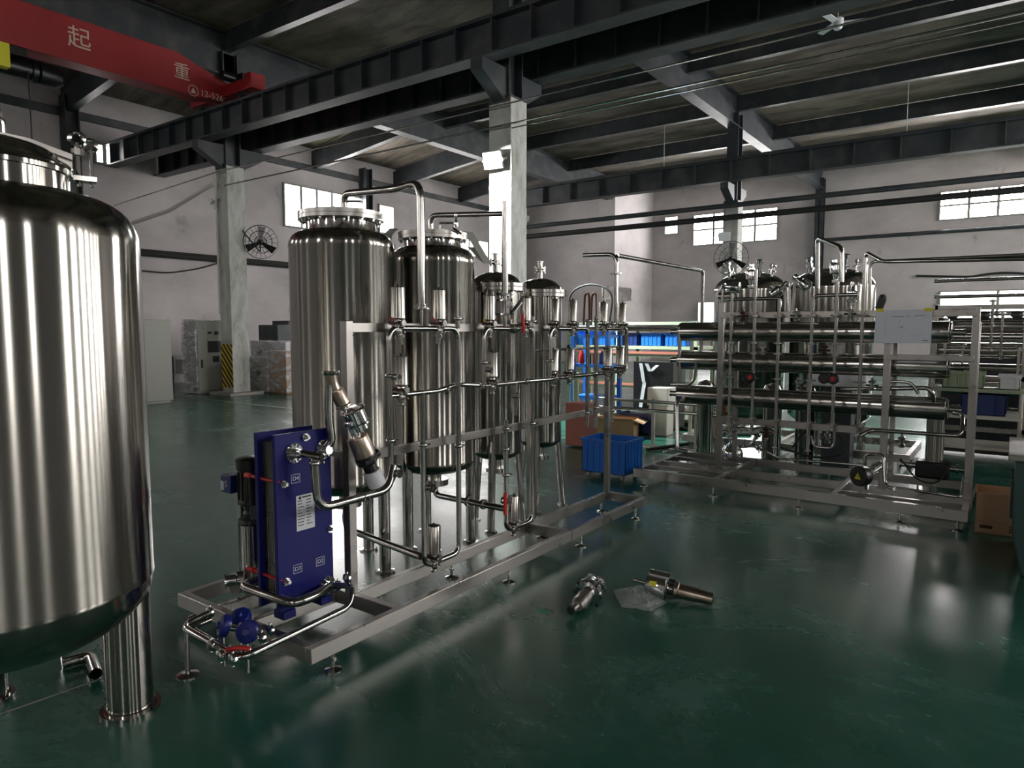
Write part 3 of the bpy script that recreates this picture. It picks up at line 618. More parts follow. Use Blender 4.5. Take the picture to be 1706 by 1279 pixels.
MB().cyl((PXM-.01, 3.545, 1.335), (PXM+.05, 3.545, 1.335), .018, 14).m(1).cyl((PXM+.049, 3.545, 1.335), (PXM+.053, 3.545, 1.335), .015, 14).build('open_branch', ['pipe', 'rubber_and_bore'], m2)  # dark disc stands for the shaded bore of the branch
MB().cyl((PXM, 3.88, MH), (PXM, 3.88, 1.0), .017, 12).lathe((PXM, 3.88, 1.12), (0, 0, 1), [(.02, 0), (.03, .01), (.03, .03), (.02, .04)], 14).build('drain_branch', 'pipe', m2)
hv = MB().lathe((PXM, 3.88, 1.6), (1, 0, 0), [(.03, -.04), (.034, -.02), (.034, .02), (.02, .035), (.012, .06)], 16).build('ball_valve', 'chrome', m2)
MB().tube([(PXM+.06, 3.88, 1.70), (PXM+.065, 3.88, 1.62), (PXM+.06, 3.885, 1.57)], .011, 8, .02).build('handle', 'red', hv)
hv = MB().lathe((PXM, 3.77, .42), (1, 0, 0), [(.024, -.03), (.028, 0), (.015, .03)], 14).build('ball_valve', 'chrome', m2)
MB().box(PXM+.03, PXM+.04, 3.70, 3.725, .34, .49).build('handle', 'red', hv)
# sampling assembly on tall vertical of the middle loop
tp2 = thing('tall_pipe', (PXM, 3.76, 1.6), 'tall steel pipe with open top tied by a branch to the strapped tank lid', 'pipe')
MB().cyl((PXM, 3.76, 2.44), (PXM, 3.76, 1.83), .0215, 18).m(1).cyl((PXM, 3.76, 2.438), (PXM, 3.76, 2.442), .018, 18).build('pipe', ['pipe', 'rubber_and_bore'], tp2)  # dark disc paints the shaded inside of the open top
MB().tube([(T2[0], T2[1]-.02, 2.29), (T2[0], T2[1]-.02, 2.42), (PXM-.02, 3.76, 2.36)], .0185, 16, .08).build('branch_pipe', 'pipe', tp2)
MB().cyl((PXM, 3.76, 1.83), (PXM, 3.76, 1.61), .014, 12).build('reducer_pipe', 'pipe', tp2)
for i, z in enumerate((1.83, 1.79, 1.74, 1.70)):
    MB().lathe((PXM+.005*(-1)**i, 3.76, z-.012), (0, 0, 1), [(.03, 0), (.045, .004), (.045, .014), (.03, .018)], 8).cyl((PXM-.02, 3.70, z), (PXM+.01, 3.82, z), .010, 8).build('pipe_clamp', 'chrome', tp2)
MB().box(PXM-.05, PXM+.06, 3.69, 3.73, 1.70, 1.78).cyl((PXM, 3.82, 1.66), (PXM, 3.82, 1.84), .014, 10).cyl((PXM+.03, 3.80, 1.70), (PXM+.06, 3.86, 1.78), .016, 10).build('needle_valve', 'chrome', tp2)
xv = (T2[0]*.62+PXM*.38); yv = T2[1]-.05
MB().lathe((xv, yv, 2.31), (0, 0, 1), [(.012, 0), (.016, .03), (.010, .05), (.018, .07), (.012, .1)], 10).cyl((xv, yv-.03, 2.3), (xv, yv+.05, 2.27), .008, 8).build('needle_valve', 'chrome', tp2)
# right loop
m3 = thing('valve_manifold', (PXM, 4.9, .8), 'right-hand pipe loop with a cluster of small actuators, at the far skid end', 'pipework')
MB().tube([(PXM, 4.32, MH), (PXM, 4.32, H), (PXM, 4.88, H), (PXM, 4.88, .80)], RP, 14, .07).build('pipe', 'pipe', m3)
MB().tube([(PXM, 5.02, 1.70), (PXM, 5.02, .78)], .0175, 14).build('pipe', 'pipe', m3)
MB().tube([(PXM, 5.02, H), (PXM, 5.57, H), (PXM, 5.57, MH), (PXM, 4.3, MH)], RP, 14, .07).build('pipe', 'pipe', m3)
MB().tube([(PXM, 5.31, MH), (PXM, 5.31, .80)], .0165, 14).build('pipe', 'pipe', m3)
MB().tube([(-2.83, 4.2, 1.44), (-2.83, 5.5, 1.44)], .010, 10).build('air_line', 'pipe', m3)
for y in (4.38, 4.64, 5.14, 5.48): act_valve(m3, PXM, y, H, .165, .034)
for y, h in ((4.37, .16), (4.60, .16), (5.22, .16), (5.45, .16)): act_valve(m3, PXM, y, MH, h, .040)
for p, ax in (((PXM, 4.32, 1.36), (0, 0, 1)), ((PXM, 4.88, .92), (0, 0, 1)), ((PXM, 5.02, 1.66), (0, 0, 1)), ((PXM, 5.02, .95), (0, 0, 1)), ((PXM, 5.31, .9), (0, 0, 1)), ((PXM, 5.3, 1.64), (0, 0, 1)), ((PXM, 5.0, MH), (0, 1, 0)), ((PXM, 4.88, 1.66), (0, 0, 1))): clamp(m3, p, ax)
MB().cyl((PXM, 4.88, H), (PXM, 4.88, 1.665), RP, 14).cyl((PXM, 5.30, H), (PXM, 5.30, 1.665), RP*.8, 14).build('pipe_stub', 'pipe', m3)
# gooseneck and long transfer pipe
gp = thing('transfer_pipe', (PXM, 5.34, 1.6), 'gooseneck pipe rising at the skid end and running over to the far rack', 'pipe')
MB().tube([(PXM-.32, 5.35, 2.24), (PXM, 5.36, 2.23), (PXM, 5.36, 1.62)], .018, 16, .08).build('gooseneck', 'pipe', gp)
MB().tube([(PXM, 5.38, 2.22), (PXM, 7.38, 2.22), (PXM, 7.38, 1.2)], .019, 14, .05).build('pipe', 'pipe', gp)
MB().lathe((PXM, 5.36, 2.06), (0, 0, 1), [(.05, 0), (.05, .012)], 20).build('pipe_flange', 'pipe', gp)

# loop between plate exchanger and left manifold
lp = thing('u_shaped_pipe', (-2.72, 2.4, .72), 'U-shaped steel pipe hanging in front of the blue exchanger', 'pipe')
MB().tube([(-2.76, 2.155, .985), (-2.74, 2.155, .715), (-2.75, 2.64, .715), (-2.77, 2.70, .84)], .022, 16, .08).build('pipe', 'pipe', lp)
MB().cyl((-2.87, 2.12, .99), (-2.71, 2.16, .975), .020, 16).m(1).cyl((-2.712, 2.1595, .975), (-2.706, 2.161, .9748), .017, 14).build('tee', ['pipe', 'rubber_and_bore'], lp)  # black disc painted in for the dark hole of the tee
clamp(lp, (-2.755, 2.155, .94)); clamp(lp, (-2.75, 2.45, .715), (0, 1, 0))

# ---------------------------------------------------------------- plate heat exchanger
px_ = thing('plate_heat_exchanger', (-2.93, 2.18, .16), 'upright deep blue plate heat exchanger with white data label', 'heat exchanger')
MB().box(-2.895, -2.87, 2.01, 2.35, .20, 1.085).build('front_plate', 'blue', px_, bev=.003)
MB().box(-3.04, -3.015, 2.01, 2.35, .20, 1.085).build('rear_plate', 'blue', px_, bev=.003)
mb = MB()
for k in range(9): mb.box(-3.010+k*.0128, -3.006+k*.0128, 2.035, 2.325, .26, 1.04)
mb.build('plate_pack', 'frame', px_)
for z in (.24, 1.06): MB().cyl((-3.05, 2.18, z), (-2.86, 2.18, z), .014, 12).build('guide_bar', 'pipe', px_)
for y_ in (2.03, 2.26): MB().box(-2.94, -2.86, y_, y_+.07, .16, .20).build('mounting_foot', 'blue', px_)
for y, z in ((2.055, .84), (2.055, .35), (2.19, 1.055), (2.335, 1.055), (2.335, .55)):
    MB().lathe((-2.87, y, z), (1, 0, 0), [(.020, 0), (.020, .006), (.015, .006), (.015, .018), (.009, .018), (.009, .03)], 12).build('tie_bolt', 'chrome', px_)
for z in (.855, .365):
    MB().cyl((-3.10, 2.03, z), (-2.87, 2.03, z-.004), .008, 10).lathe((-3.10, 2.03, z), (-1, 0, 0), [(.013, 0), (.013, .05), (.008, .055)], 10).build('red_tie_rod', 'red', px_)
for tx, y, z in (('D4', 2.125, .855), ('D3', 2.125, .395), ('D2', 2.265, .395)):
    f_ = MB()
    for a_, b_, c_, d2 in ((-.026, .026, .020, .022), (-.026, .026, -.022, -.020), (-.026, -.024, -.022, .022), (.024, .026, -.022, .022)): f_.box(-2.87, -2.8685, y+a_, y+b_, z+c_, z+d2)
    pn = f_.build('port_marking', 'white', px_); text(tx, 'lettering', pn, .030, face_px((-2.8685, y, z)), 'white', .0004)
lb = MB().box(-2.87, -2.868, 2.125, 2.235, .585, .765).build('data_label', 'white', px_)
ln = MB(); random.seed(3)
for k in range(9):
    z = .735-k*.0155
    ln.box(-2.868, -2.8675, 2.132, 2.132+random.uniform(.02, .045), z, z+.004).box(-2.868, -2.8675, 2.185, 2.185+random.uniform(.015, .04), z, z+.004)
ln.box(-2.868, -2.8675, 2.140, 2.154, .745, .759).box(-2.868, -2.8675, 2.160, 2.215, .750, .757); ln.build('print', 'ink', lb)
for y, z in ((2.115, .985), (2.30, .98), (2.30, .255)):
    mb = MB().lathe((-2.87, y, z), (1, 0, 0), [(.05, 0), (.05, .012), (.024, .012), (.024, .05)], 24)
    for k in range(12):
        a = 2*PI*k/12; mb.cyl((-2.86, y+.034*cos(a), z+.034*sin(a)), (-2.851, y+.047*cos(a), z+.047*sin(a)), .004, 5)
    mb.build('port_flange', 'chrome', px_)

# ---------------------------------------------------------------- angled air-operated valve
av = thing('aseptic_sampler', (-2.8, 2.3, 1.0), 'slanting valve assembly with clear drum, bronze actuator and white cap', 'valve')
A0, A1 = PX(560, 648, -2.79), PX(628, 805, -2.72); ax = (A1-A0).normalized(); L_ = (A1-A0).length
def at(t): return A0+ax*(L_*t)
MB().lathe(PX(551, 621, -2.80), (0, 0, 1), [(.024, -.05), (.024, -.012), (.042, -.01), (.046, 0), (.042, .012), (.024, .012)], 24).build('top_clamp', 'chrome', av)
MB().tube([PX(551, 621, -2.80), PX(553, 640, -2.80), at(.12)], .030, 18, .03).lathe(at(.0), ax, [(.032, 0), (.036, .01), (.036, .085), (.040, .09), (.040, .1), (.020, .105)], 20).build('valve_body', 'bronze', av)
MB().tube([PX(549, 640, -2.80), PX(547, 690, -2.82), PX(553, 735, -2.83), (-2.85, 2.30, .98)], .022, 16, .06).build('down_pipe', 'pipe', av)
side = Vector((0, .035, .022))
MB().lathe(at(.24)+side, ax, [(.02, 0), (.064, .006), (.069, .014), (.064, .02), (.058, .022), (.058, .085), (.063, .09), (.063, .098), (.046, .1), (.046, .125), (.01, .13)], 28).build('filter_drum', 'chrome', av)
MB().cyl(at(.80)+side*1.5-ax*.07-ax*.02, at(.80)+side*1.5+ax*.02-ax*.02, .012, 12).build('relief_nozzle', 'chrome', av)
mb = MB()
_, u_, v__ = mb.basis(ax)
for a in (0, PI/2, PI, 3*PI/2): mb.cyl(at(.34)+(u_*cos(a)+v__*sin(a))*.022, at(.5)+(u_*cos(a)+v__*sin(a))*.022, .005, 8)
mb.cyl(at(.15), at(.5), .011, 12).lathe(at(.33), ax, [(.02, 0), (.036, .003), (.036, .018), (.02, .02)], 20); mb.build('yoke', 'chrome', av)
MB().lathe(at(.49), ax, [(.02, 0), (.056, .004), (.058, .01), (.058, L_*.20), (.056, L_*.205)], 28).build('actuator', 'bronze', av)
MB().lathe(at(.69), ax, [(.057, 0), (.059, .01), (.054, .03), (.036, .035), (.036, L_*.17), (.042, L_*.175)], 28).cyl(at(.74), at(.74)+Vector((.01, .07, .03)), .024, 12).lathe(at(.70)-ax*.0, ax, [(.05, 0), (.06, .015), (.06, .035), (.04, .05)], 8).build('position_housing', 'black', av)
MB().lathe(at(.86), ax, [(.045, 0), (.048, .004), (.048, L_*.155), (.044, L_*.16), (0, L_*.16)], 28).build('cap', 'white', av)

# ---------------------------------------------------------------- vertical pump
PPX, PPY = -3.36, 2.20
pu = thing('vertical_pump', (PPX, PPY, .16), 'upright multistage pump with black motor, left of the blue exchanger', 'pump')
mb = MB().lathe((PPX, PPY, .64), (0, 0, 1), [(.05, 0), (.075, .005), (.075, .02), (.068, .03), (.068, .19), (.078, .195), (.08, .25), (.06, .26), (.0, .262)], 28)
for k in range(14):
    a = 2*PI*k/14; T = Matrix.Translation((PPX, PPY, 0)) @ Matrix.Rotation(a, 4, 'Z'); mb.box(.066, .074, -.003, .003, .67, .82, T)
mb.build('motor', 'black', pu)
tb = MB().box(PPX-.155, PPX-.06, PPY-.09, PPY-.005, .70, .80).build('terminal_box', 'navy', pu, bev=.006)
text('S', 'lettering', tb, .05, face_ny((PPX-.10, PPY-.0915, .75)), 'white', .0006)
MB().box(PPX-.15, PPX-.12, PPY-.0925, PPY-.09, .715, .765).build('sticker', 'paper', tb)
MB().lathe((PPX, PPY, .53), (0, 0, 1), [(.07, 0), (.078, .01), (.072, .03), (.045, .04), (.05, .06), (.042, .075), (.05, .11)], 24).box(PPX-.05, PPX-.04, PPY-.04, PPY+.04, .56, .64).box(PPX+.04, PPX+.05, PPY-.04, PPY+.04, .56, .64).build('lantern', 'darksteel', pu)
MB().cyl((PPX, PPY, .26), (PPX, PPY, .535), .062, 28).build('sleeve', 'shell', pu)
mb = MB()
for k in range(4):
    a = PI/4+k*PI/2; mb.cyl((PPX+.072*cos(a), PPY+.072*sin(a), .24), (PPX+.072*cos(a), PPY+.072*sin(a), .56), .006, 8)
mb.build('tie_rods', 'pipe', pu)
MB().box(PPX-.09, PPX+.09, PPY-.08, PPY+.08, .16, .185).lathe((PPX, PPY, .185), (0, 0, 1), [(.08, 0), (.07, .05), (.07, .08)], 24).build('pump_base', 'frame', pu, bev=.004)
for d in (-1, 1): MB().cyl((PPX, PPY, .225), (PPX, PPY+d*.12, .225), .028, 16).lathe((PPX, PPY+d*.11, .225), (0, d, 0), [(.06, 0), (.06, .014)], 24).build('port_flange', 'frame', pu)

# ---------------------------------------------------------------- low pipework in front
lw = thing('suction_pipe', (-3.1, 2.0, .28), 'thick bent pipe from the pump foot to the lower port of the blue exchanger', 'pipe')
zl = .30
q0, q1, q2 = G(400, 975, .27), G(489, 1006, .27), G(530, 990, .27)
MB().tube([G(450, 962, .27), q0, q1, q2, Vector((-2.84, 2.30, .26))], .024, 18, .06).build('pipe', 'pipe', lw)
MB().lathe(G(388, 966, .25), (-.55, -1, 0), [(.03, -.06), (.045, -.05), (.045, -.02), (.03, -.015), (.03, .03), (.04, .032), (.04, .042), (.028, .042)], 20).build('check_valve', 'chrome', lw)
bl = thing('drain_pipe', (-2.7, 1.8, .25), 'thin pipe loop reaching out past the skid corner on a round foot', 'pipe')
zz = .22
def Z(px, py, z=zz): return G(px, py, z)
MB().tube([Z(350, 1020), Z(302, 1043), Z(400, 1098), Z(583, 1010), (-2.66, 2.30, .30), (-2.80, 2.30, .27)], .016, 14, .07).build('pipe', 'pipe', bl)
MB().tube([Z(350, 1032, .20), Z(318, 1046, .20), Z(372, 1078, .20)], .013, 12, .05).build('pipe', 'pipe', bl)
mb = MB(); f0 = Z(310, 1048); mb.cyl((f0.x, f0.y, .008), (f0.x, f0.y, .22), .011, 12).lathe((f0.x, f0.y, 0), (0, 0, 1), [(.05, 0), (.05, .005), (.015, .012)], 24); mb.build('support_leg', 'pipe', bl)
for (px, py, z) in ((350, 1020, .22), (352, 1075, .22), (368, 1092, .22), (388, 1098, .22), (436, 1062, .24), (450, 1050, .24), (563, 975, .26), (578, 963, .28)):
    p = G(px, py, z)
    MB().lathe(p-Vector((0, .012, 0)), (0, 1, .1), [(.016, 0), (.026, .004), (.026, .02), (.016, .024)], 12).cyl(p-Vector((0, 0, .03)), p+Vector((0, 0, .035)), .006, 6).cyl(p+Vector((-.02, 0, -.01)), p+Vector((.025, 0, .01)), .005, 6).build('pipe_clamp', 'chrome', bl)
p = G(385, 1085, .25)
MB().tube([p+Vector((-.03, 0, .0)), p+Vector((.01, .02, .012)), p+Vector((.055, .05, .008))], .010, 8, .02).build('valve_handle', 'red', bl)
mb = MB()
for k in range(10):
    p = G(355+k*7+random.uniform(-6, 6), 1075+k*2.5+random.uniform(-12, 10), .20)
    mb.cyl(p, p+Vector((random.uniform(-.03, .03), random.uniform(-.03, .03), random.uniform(-.02, .03))), .010, 8)
mb.build('fittings', 'chrome', bl)
for i, (px, py, lab) in enumerate(((372, 1042, 'left of the three round blue valve caps by the skid corner'), (400, 1028, 'rear of the three round blue valve caps by the skid corner'), (412, 1052, 'right of the three round blue valve caps by the skid corner'))):
    p = G(px, py, .24); o = thing('butterfly_valve', p, lab, 'valve', 'blue valve caps by the skid corner')
    dr = Vector(((-.35, -.8, .35), (.2, -.5, .75), (.55, -.7, .3))[i]).normalized()
    MB().lathe(p, dr, [(.02, -.03), (.048, -.022), (.052, -.012), (.052, .006), (.045, .014), (.018, .02), (.014, .03), (0, .03)], 24).build('cap', 'bluevalve', o)
    MB().cyl(p-dr*.06, p-dr*.02, .018, 14).cyl(Vector((p.x, p.y, .2)), Vector((p.x, p.y, .05)), .008, 8).build('stem', 'pipe', o)
# pipe from T1 outlet to T2/T3 and cross pipes
cp = thing('outlet_pipe', (-3.5, 3.8, .5), 'pipe elbow from under the strapped tank toward the middle loop', 'pipe')
MB().tube([(T2[0], T2[1], .46), (T2[0], T2[1], .35), (PXM, 3.78, .36)], .022, 14, .08).lathe((-3.0, 3.8, .357), (1, 0, 0), [(.022, -.015), (.036, -.012), (.036, .012), (.022, .015)], 16).lathe((-3.14, 3.8, .356), (1, 0, 0), [(.022, -.015), (.036, -.012), (.036, .012), (.022, .015)], 16).build('pipe', 'pipe', cp)
cp = thing('outlet_pipe', (-3.5, 2.9, .3), 'low pipe crossing behind the skid post to the left loop', 'pipe')
MB().tube([(T1[0], T1[1], .46), (T1[0], T1[1]-.02, .26), (PXM-.02, 2.94, .25)], .022, 14, .08).build('pipe', 'pipe', cp)

# ================================================================ LOOSE THINGS ON THE FLOOR
# angle valve with big steel head
def rotto(d, loc): return Matrix.Translation(loc) @ Vector(d).to_track_quat('Z', 'Y').to_matrix().to_4x4()
v1 = thing('angle_valve', G(975, 1005), 'loose steel valve on the floor with its big head tipped up and back', 'valve')
a_, b_ = G(962, 1010, .045), G(1003, 958, .09); d = (b_-a_).normalized()
MB().lathe(a_+d*.02, d, [(.03, -.02), (.045, 0), (.045, .11), (.034, .12), (.034, .14)], 22).cyl(a_+d*.05, a_+d*.05+Vector((-.0, -.06, .0))-d*.05, .022, 16).build('valve_body', 'frame', v1)
MB().lathe(a_+Vector((0, -.06, 0)), (0, -1, 0), [(.024, 0), (.030, .0), (.030, .01), (.022, .01)], 18).m(1).cyl(a_+Vector((0, -.0715, 0)), a_+Vector((0, -.0702, 0)), .020, 16).build('open_port', ['chrome', 'rubber_and_bore'], v1)  # dark disc stands in for shade inside the port
MB().lathe(a_+d*.15, d, [(.03, 0), (.076, .01), (.084, .02), (.084, .05), (.077, .06), (.074, .13), (.058, .15), (.02, .16)], 26).build('actuator_head', 'chrome', v1)
mb = MB(); _, u_, w2_ = mb.basis(d)
for k in range(8):
    a = 2*PI*k/8; q = a_+d*.155+(u_*cos(a)+w2_*sin(a))*.080; mb.cyl(q, q+d*.05, .008, 6)
mb.build('cap_screws', 'black', v1)
q = a_+d*.25+Vector((.03, -.05, .052)); MB().box(-.016, .016, -.012, .012, -.001, .001, rotto((.3, -.75, .6), q)).build('sticker', 'yellow', v1)
# second valve: body with long barrel
v2 = thing('actuated_valve', G(1110, 1000), 'loose steel valve on the floor with a long grey barrel pointing right', 'valve')
c0, c1 = G(1083, 972, .075), G(1188, 998, .042); d = (c1-c0).normalized()
MB().lathe(c0, d, [(.02, -.03), (.062, -.02), (.068, 0), (.068, .10), (.056, .11), (.036, .115), (.036, .14)], 24).cyl(c0+Vector((0, 0, .06)), c0+Vector((0, 0, .06))+d*.12, .032, 14).build('valve_body', 'chrome', v2)
MB().cyl(c0-d*.1, c0-d*.02, .012, 12).build('air_port', 'pipe', v2)
L2 = (c1-c0).length
MB().lathe(c0+d*.14, d, [(.03, 0), (.05, .01), (.05, .03), (.043, .035), (.043, L2-.24), (.037, L2-.22), (.037, L2-.14), (.030, L2-.14)], 24).m(1).cyl(c0+d*(L2-.001), c0+d*(L2+.0015), .024, 16).build('barrel', ['bronze', 'rubber_and_bore'], v2)
MB().box(-.02, .02, -.014, .014, -.001, .001, rotto((.2, -.9, .35), c0+d*.03+Vector((.014, -.062, .03)))).build('sticker', 'yellow', v2)
mb = MB()
for k in range(6):
    a = 2*PI*k/6; _, u_, w2_ = mb.basis(d); q = c0+d*.085+(u_*cos(a)+w2_*sin(a))*.05; mb.cyl(q, q+d*.06, .008, 6)
mb.build('cap_screws', 'black', v2)
# plastic bag
bgp = MB(); n_ = 12; random.seed(5)
corn = [G(1022, 985), G(1070, 975), G(1112, 1005), G(1085, 1020), G(1035, 1012)]
ctr = sum(corn, Vector())/5; vs = []; fs = []
for i in range(n_+1):
    for k in range(20):
        a = 2*PI*k/20; j = k/20*5; c_ = corn[int(j) % 5].lerp(corn[(int(j)+1) % 5], j-int(j)); t = i/n_
        q = ctr.lerp(c_, t*random.uniform(.93, 1.05) if i < n_ else 1); vs.append((q.x, q.y, .004+max(0, .045*(1-t*t)+random.uniform(-.014, .016)*(1-t*.6))))
for i in range(n_):
    for k in range(20): fs.append((i*20+k, i*20+(k+1) % 20, (i+1)*20+(k+1) % 20, (i+1)*20+k))
bgp.add(vs, fs); tag(bgp.build('plastic_bag', 'bag', ang=20), 'crumpled clear plastic bag lying between the two loose valves', 'bag')
t0 = G(904, 1018); tag(MB().box(-.035, .035, -.03, .03, .0, .002, Matrix.Translation(t0) @ Matrix.Rotation(.6, 4, 'Z')).build('floor_tape', 'tape'), 'small square of bright green tape on the floor', 'tape')
# elbow pipe under the left tank
e1, e2, e3 = G(104, 1105, .03), G(150, 1092, .03), G(160, 1122, .03)
el = thing('pipe_elbow', Vector((e2.x, e2.y, 0)), 'bent steel pipe offcut lying under the large left tank', 'pipe')
MB().tube([e1, e2, e3], .026, 18, .05, cap=False).m(1).tube([e1, e2, e3], .0225, 16, .05, cap=False).build('pipe', ['pipe', 'rubber_and_bore'], el)  # inner wall coloured black for the shade in the bore
MB().lathe(e1, (e1-e2), [(.026, -.004), (.032, -.003), (.032, .003), (.024, .004)], 20).build('ferrule', 'chrome', el)

# blue crate with ribs and castors
def crate(c, rz, w_, d__, h, z0, label, mt='bluebox', wheels=True, group=None):
    o = thing('plastic_crate', c, label, 'crate', group); T = Matrix.Translation(c) @ Matrix.Rotation(rz, 4, 'Z'); t = .006; a, b = w_/2, d__/2
    mb = MB().box(-a, a, -b, b, z0, z0+t, T).box(-a, a, -b, -b+t, z0, z0+h, T).box(-a, a, b-t, b, z0, z0+h, T).box(-a, -a+t, -b, b, z0, z0+h, T).box(a-t, a, -b, b, z0, z0+h, T)
    for s in (-1, 1):
        k = -a+.06
        while k < a: mb.box(k-.005, k+.005, s*b, s*(b+.008), z0+.02, z0+h-.03, T); k += .075
        k = -b+.06
        while k < b: mb.box(s*a, s*(a+.008), k-.005, k+.005, z0+.02, z0+h-.03, T); k += .075
    mb.build('body', mt, o)
    r = MB()
    for s in (-1, 1): r.box(-a-.014, a+.014, s*b, s*(b+.014), z0+h-.03, z0+h, T).box(s*a, s*(a+.014), -b, b, z0+h-.03, z0+h, T)
    r.build('rim', mt, o)
    if wheels:
        for sx in (-1, 1):
            for sy in (-1, 1):
                q = T @ Vector((sx*(a-.06), sy*(b-.05), .03)); MB().lathe(q-Vector((.012, 0, 0)), (1, 0, 0), [(.028, 0), (.03, .004), (.03, .02), (.028, .024)], 14).box(q.x-.02, q.x+.02, q.y-.015, q.y+.015, .045, z0).build('castor', 'cabinet', o)
    return o
c = G(1008, 797); crate(Vector((c.x, c.y+.16, 0)), .0, .52, .40, .36, .065, 'bright blue ribbed plastic crate on castors behind the skid end')

def carton(c, w_, d__, h, rz, label, flaps=True, mark=False, group=None):
    o = thing('cardboard_box', c, label, 'box', group); T = Matrix.Translation(c) @ Matrix.Rotation(rz, 4, 'Z'); a, b, t = w_/2, d__/2, .006
    MB().box(-a, a, -b, b, 0.001, t, T).box(-a, a, -b, -b+t, 0, h, T).box(-a, a, b-t, b, 0, h, T).box(-a, -a+t, -b, b, 0, h, T).box(a-t, a, -b, b, 0, h, T).build('body', 'card', o)
    if flaps:
        for (hx, hy, nx, ny) in ((0, -b, 0, -1), (0, b, 0, 1), (-a, 0, -1, 0), (a, 0, 1, 0)):
            L = b*.7; hw = a if nx == 0 else b; dz = -.35 if (nx, ny) == (1, 0) else (.25 if ny else .5)
            p0, p1 = (Vector((-hw, hy, h)), Vector((hw, hy, h))) if nx == 0 else (Vector((hx, -hw, h)), Vector((hx, hw, h)))
            e = Vector((nx*L, ny*L, L*dz)); MB().prism([T @ p0, T @ p1, T @ (p1+e), T @ (p0+e)], (0, 0, .005)).build('flap', 'card', o)
    if mark:
        mm = MB().box(-a*.85, -a*.45, -b-.001, -b, h*.12, h*.2, T).box(a*.05, a*.85, -b-.001, -b, h*.08, h*.11, T).box(a*.05, a*.85, -b-.001, -b, h*.14, h*.17, T).box(a*.05, a*.8, -b-.001, -b, h*.2, h*.23, T).box(-a, a, -b-.001, -b, h*.28, h*.285, T); mm.build('print', 'bonnet', o)
    return o
c = G(1660, 893); carton(Vector((c.x+.06, c.y+.22, 0)), .42, .34, .32, .03, 'open brown cardboard box beside the end of the membrane rack', False, True)
c = G(1015, 728); carton(Vector((c.x, c.y+.2, 0)), .62, .40, .26, .25, 'open tan cardboard box on the floor behind the blue crate')
c = G(1178, 748); carton(Vector((c.x, c.y+.2, 0)), .20, .2, .42, .1, 'narrow cardboard box behind the left post of the membrane rack', False)

# ================================================================ MEMBRANE RACK (right)
RY = 6.85
RK = thing('membrane_skid', (-1.7, 7.1, 0), 'wide stainless rack frame on levelling feet holding three horizontal housings', 'frame')
def rb(x0, x1, y0, y1, z0, z1, name='rail', par=RK, bev=.003): return MB().box(x0, x1, y0, y1, z0, z1).build(name, 'frame', par, bev=bev)
rb(-3.11, -.23, 6.42, 6.47, .08, .17); rb(-3.08, -.23, 7.70, 7.75, .08, .16); rb(-3.11, -3.06, 6.47, 7.70, .08, .16, 'crossbar'); rb(-.28, -.23, 6.47, 7.70, .08, .16, 'crossbar')
rb(-2.30, -2.25, 6.47, 7.70, .08, .16, 'crossbar'); rb(-1.25, -1.2, 6.47, 7.70, .08, .16, 'crossbar'); rb(-3.06, -.28, 7.02, 7.07, .085, .16, 'rail'); rb(-3.06, -2.3, 6.75, 6.79, .12, .16, 'crossbar'); rb(-3.06, -2.3, 7.35, 7.39, .12, .16, 'crossbar'); rb(-1.2, -.28, 6.62, 6.67, .12, .165, 'crossbar')
for x, z1 in ((-2.40, 1.86), (-.905, 1.72), (-.265, 1.78)): rb(x-.028, x+.028, 6.90, 6.95, .16, z1, 'post')
for x in (-2.40, -.905, -.265): rb(x-.02, x+.02, 7.40, 7.44, .16, 1.66, 'post')
rb(-2.40, -.265, 6.875, 6.899, 1.70, 1.76, 'crossbar'); rb(-.905, -.265, 6.875, 6.899, 1.325, 1.375, 'crossbar'); rb(-2.40, -.905, 6.875, 6.899, .65, .715, 'crossbar')
for x in (-3.0, -2.28, -1.5, -.7, -.3):
    for y in (6.445, 7.72): MB().lathe((x, y, 0), (0, 0, 1), [(.045, 0), (.045, .006), (.015, .014), (.009, .018), (.009, .085)], 14).build('levelling_foot', 'pipe', RK)
HZ = ((1.565, 'top of the three long horizontal membrane housings'), (1.26, 'middle of the three long horizontal membrane housings'), (.89, 'lowest of the three long horizontal membrane housings'))
for i, (z, lab) in enumerate(HZ):
    o = thing('membrane_housing', (-1.7, 7.18, z), lab, 'vessel', 'membrane housings'); x0, x1, r = -2.93, -.46, .1
    MB().lathe((x0, 7.18, z), (1, 0, 0), [(r*.9, 0), (r, .006), (r, x1-x0-.006), (r*.9, x1-x0)], 40).build('shell', 'shell2' if 'shell2' in M else 'pipe', o)
    for xa, s in ((x0, -1), (x1, 1)):
        MB().lathe((xa, 7.18, z), (s, 0, 0), [(r*.92, 0), (r*.92, .012), (r*.7, .02), (.028, .022), (.028, .10), (.034, .102), (.034, .112)], 24).build('end_cap', 'pipe', o)
    for xa in (-2.45, -.95): MB().lathe((xa, 7.18, z), (1, 0, 0), [(r, 0), (r+.006, 0), (r+.006, .03), (r, .03)], 32).build('clamp_band', 'frame', o)
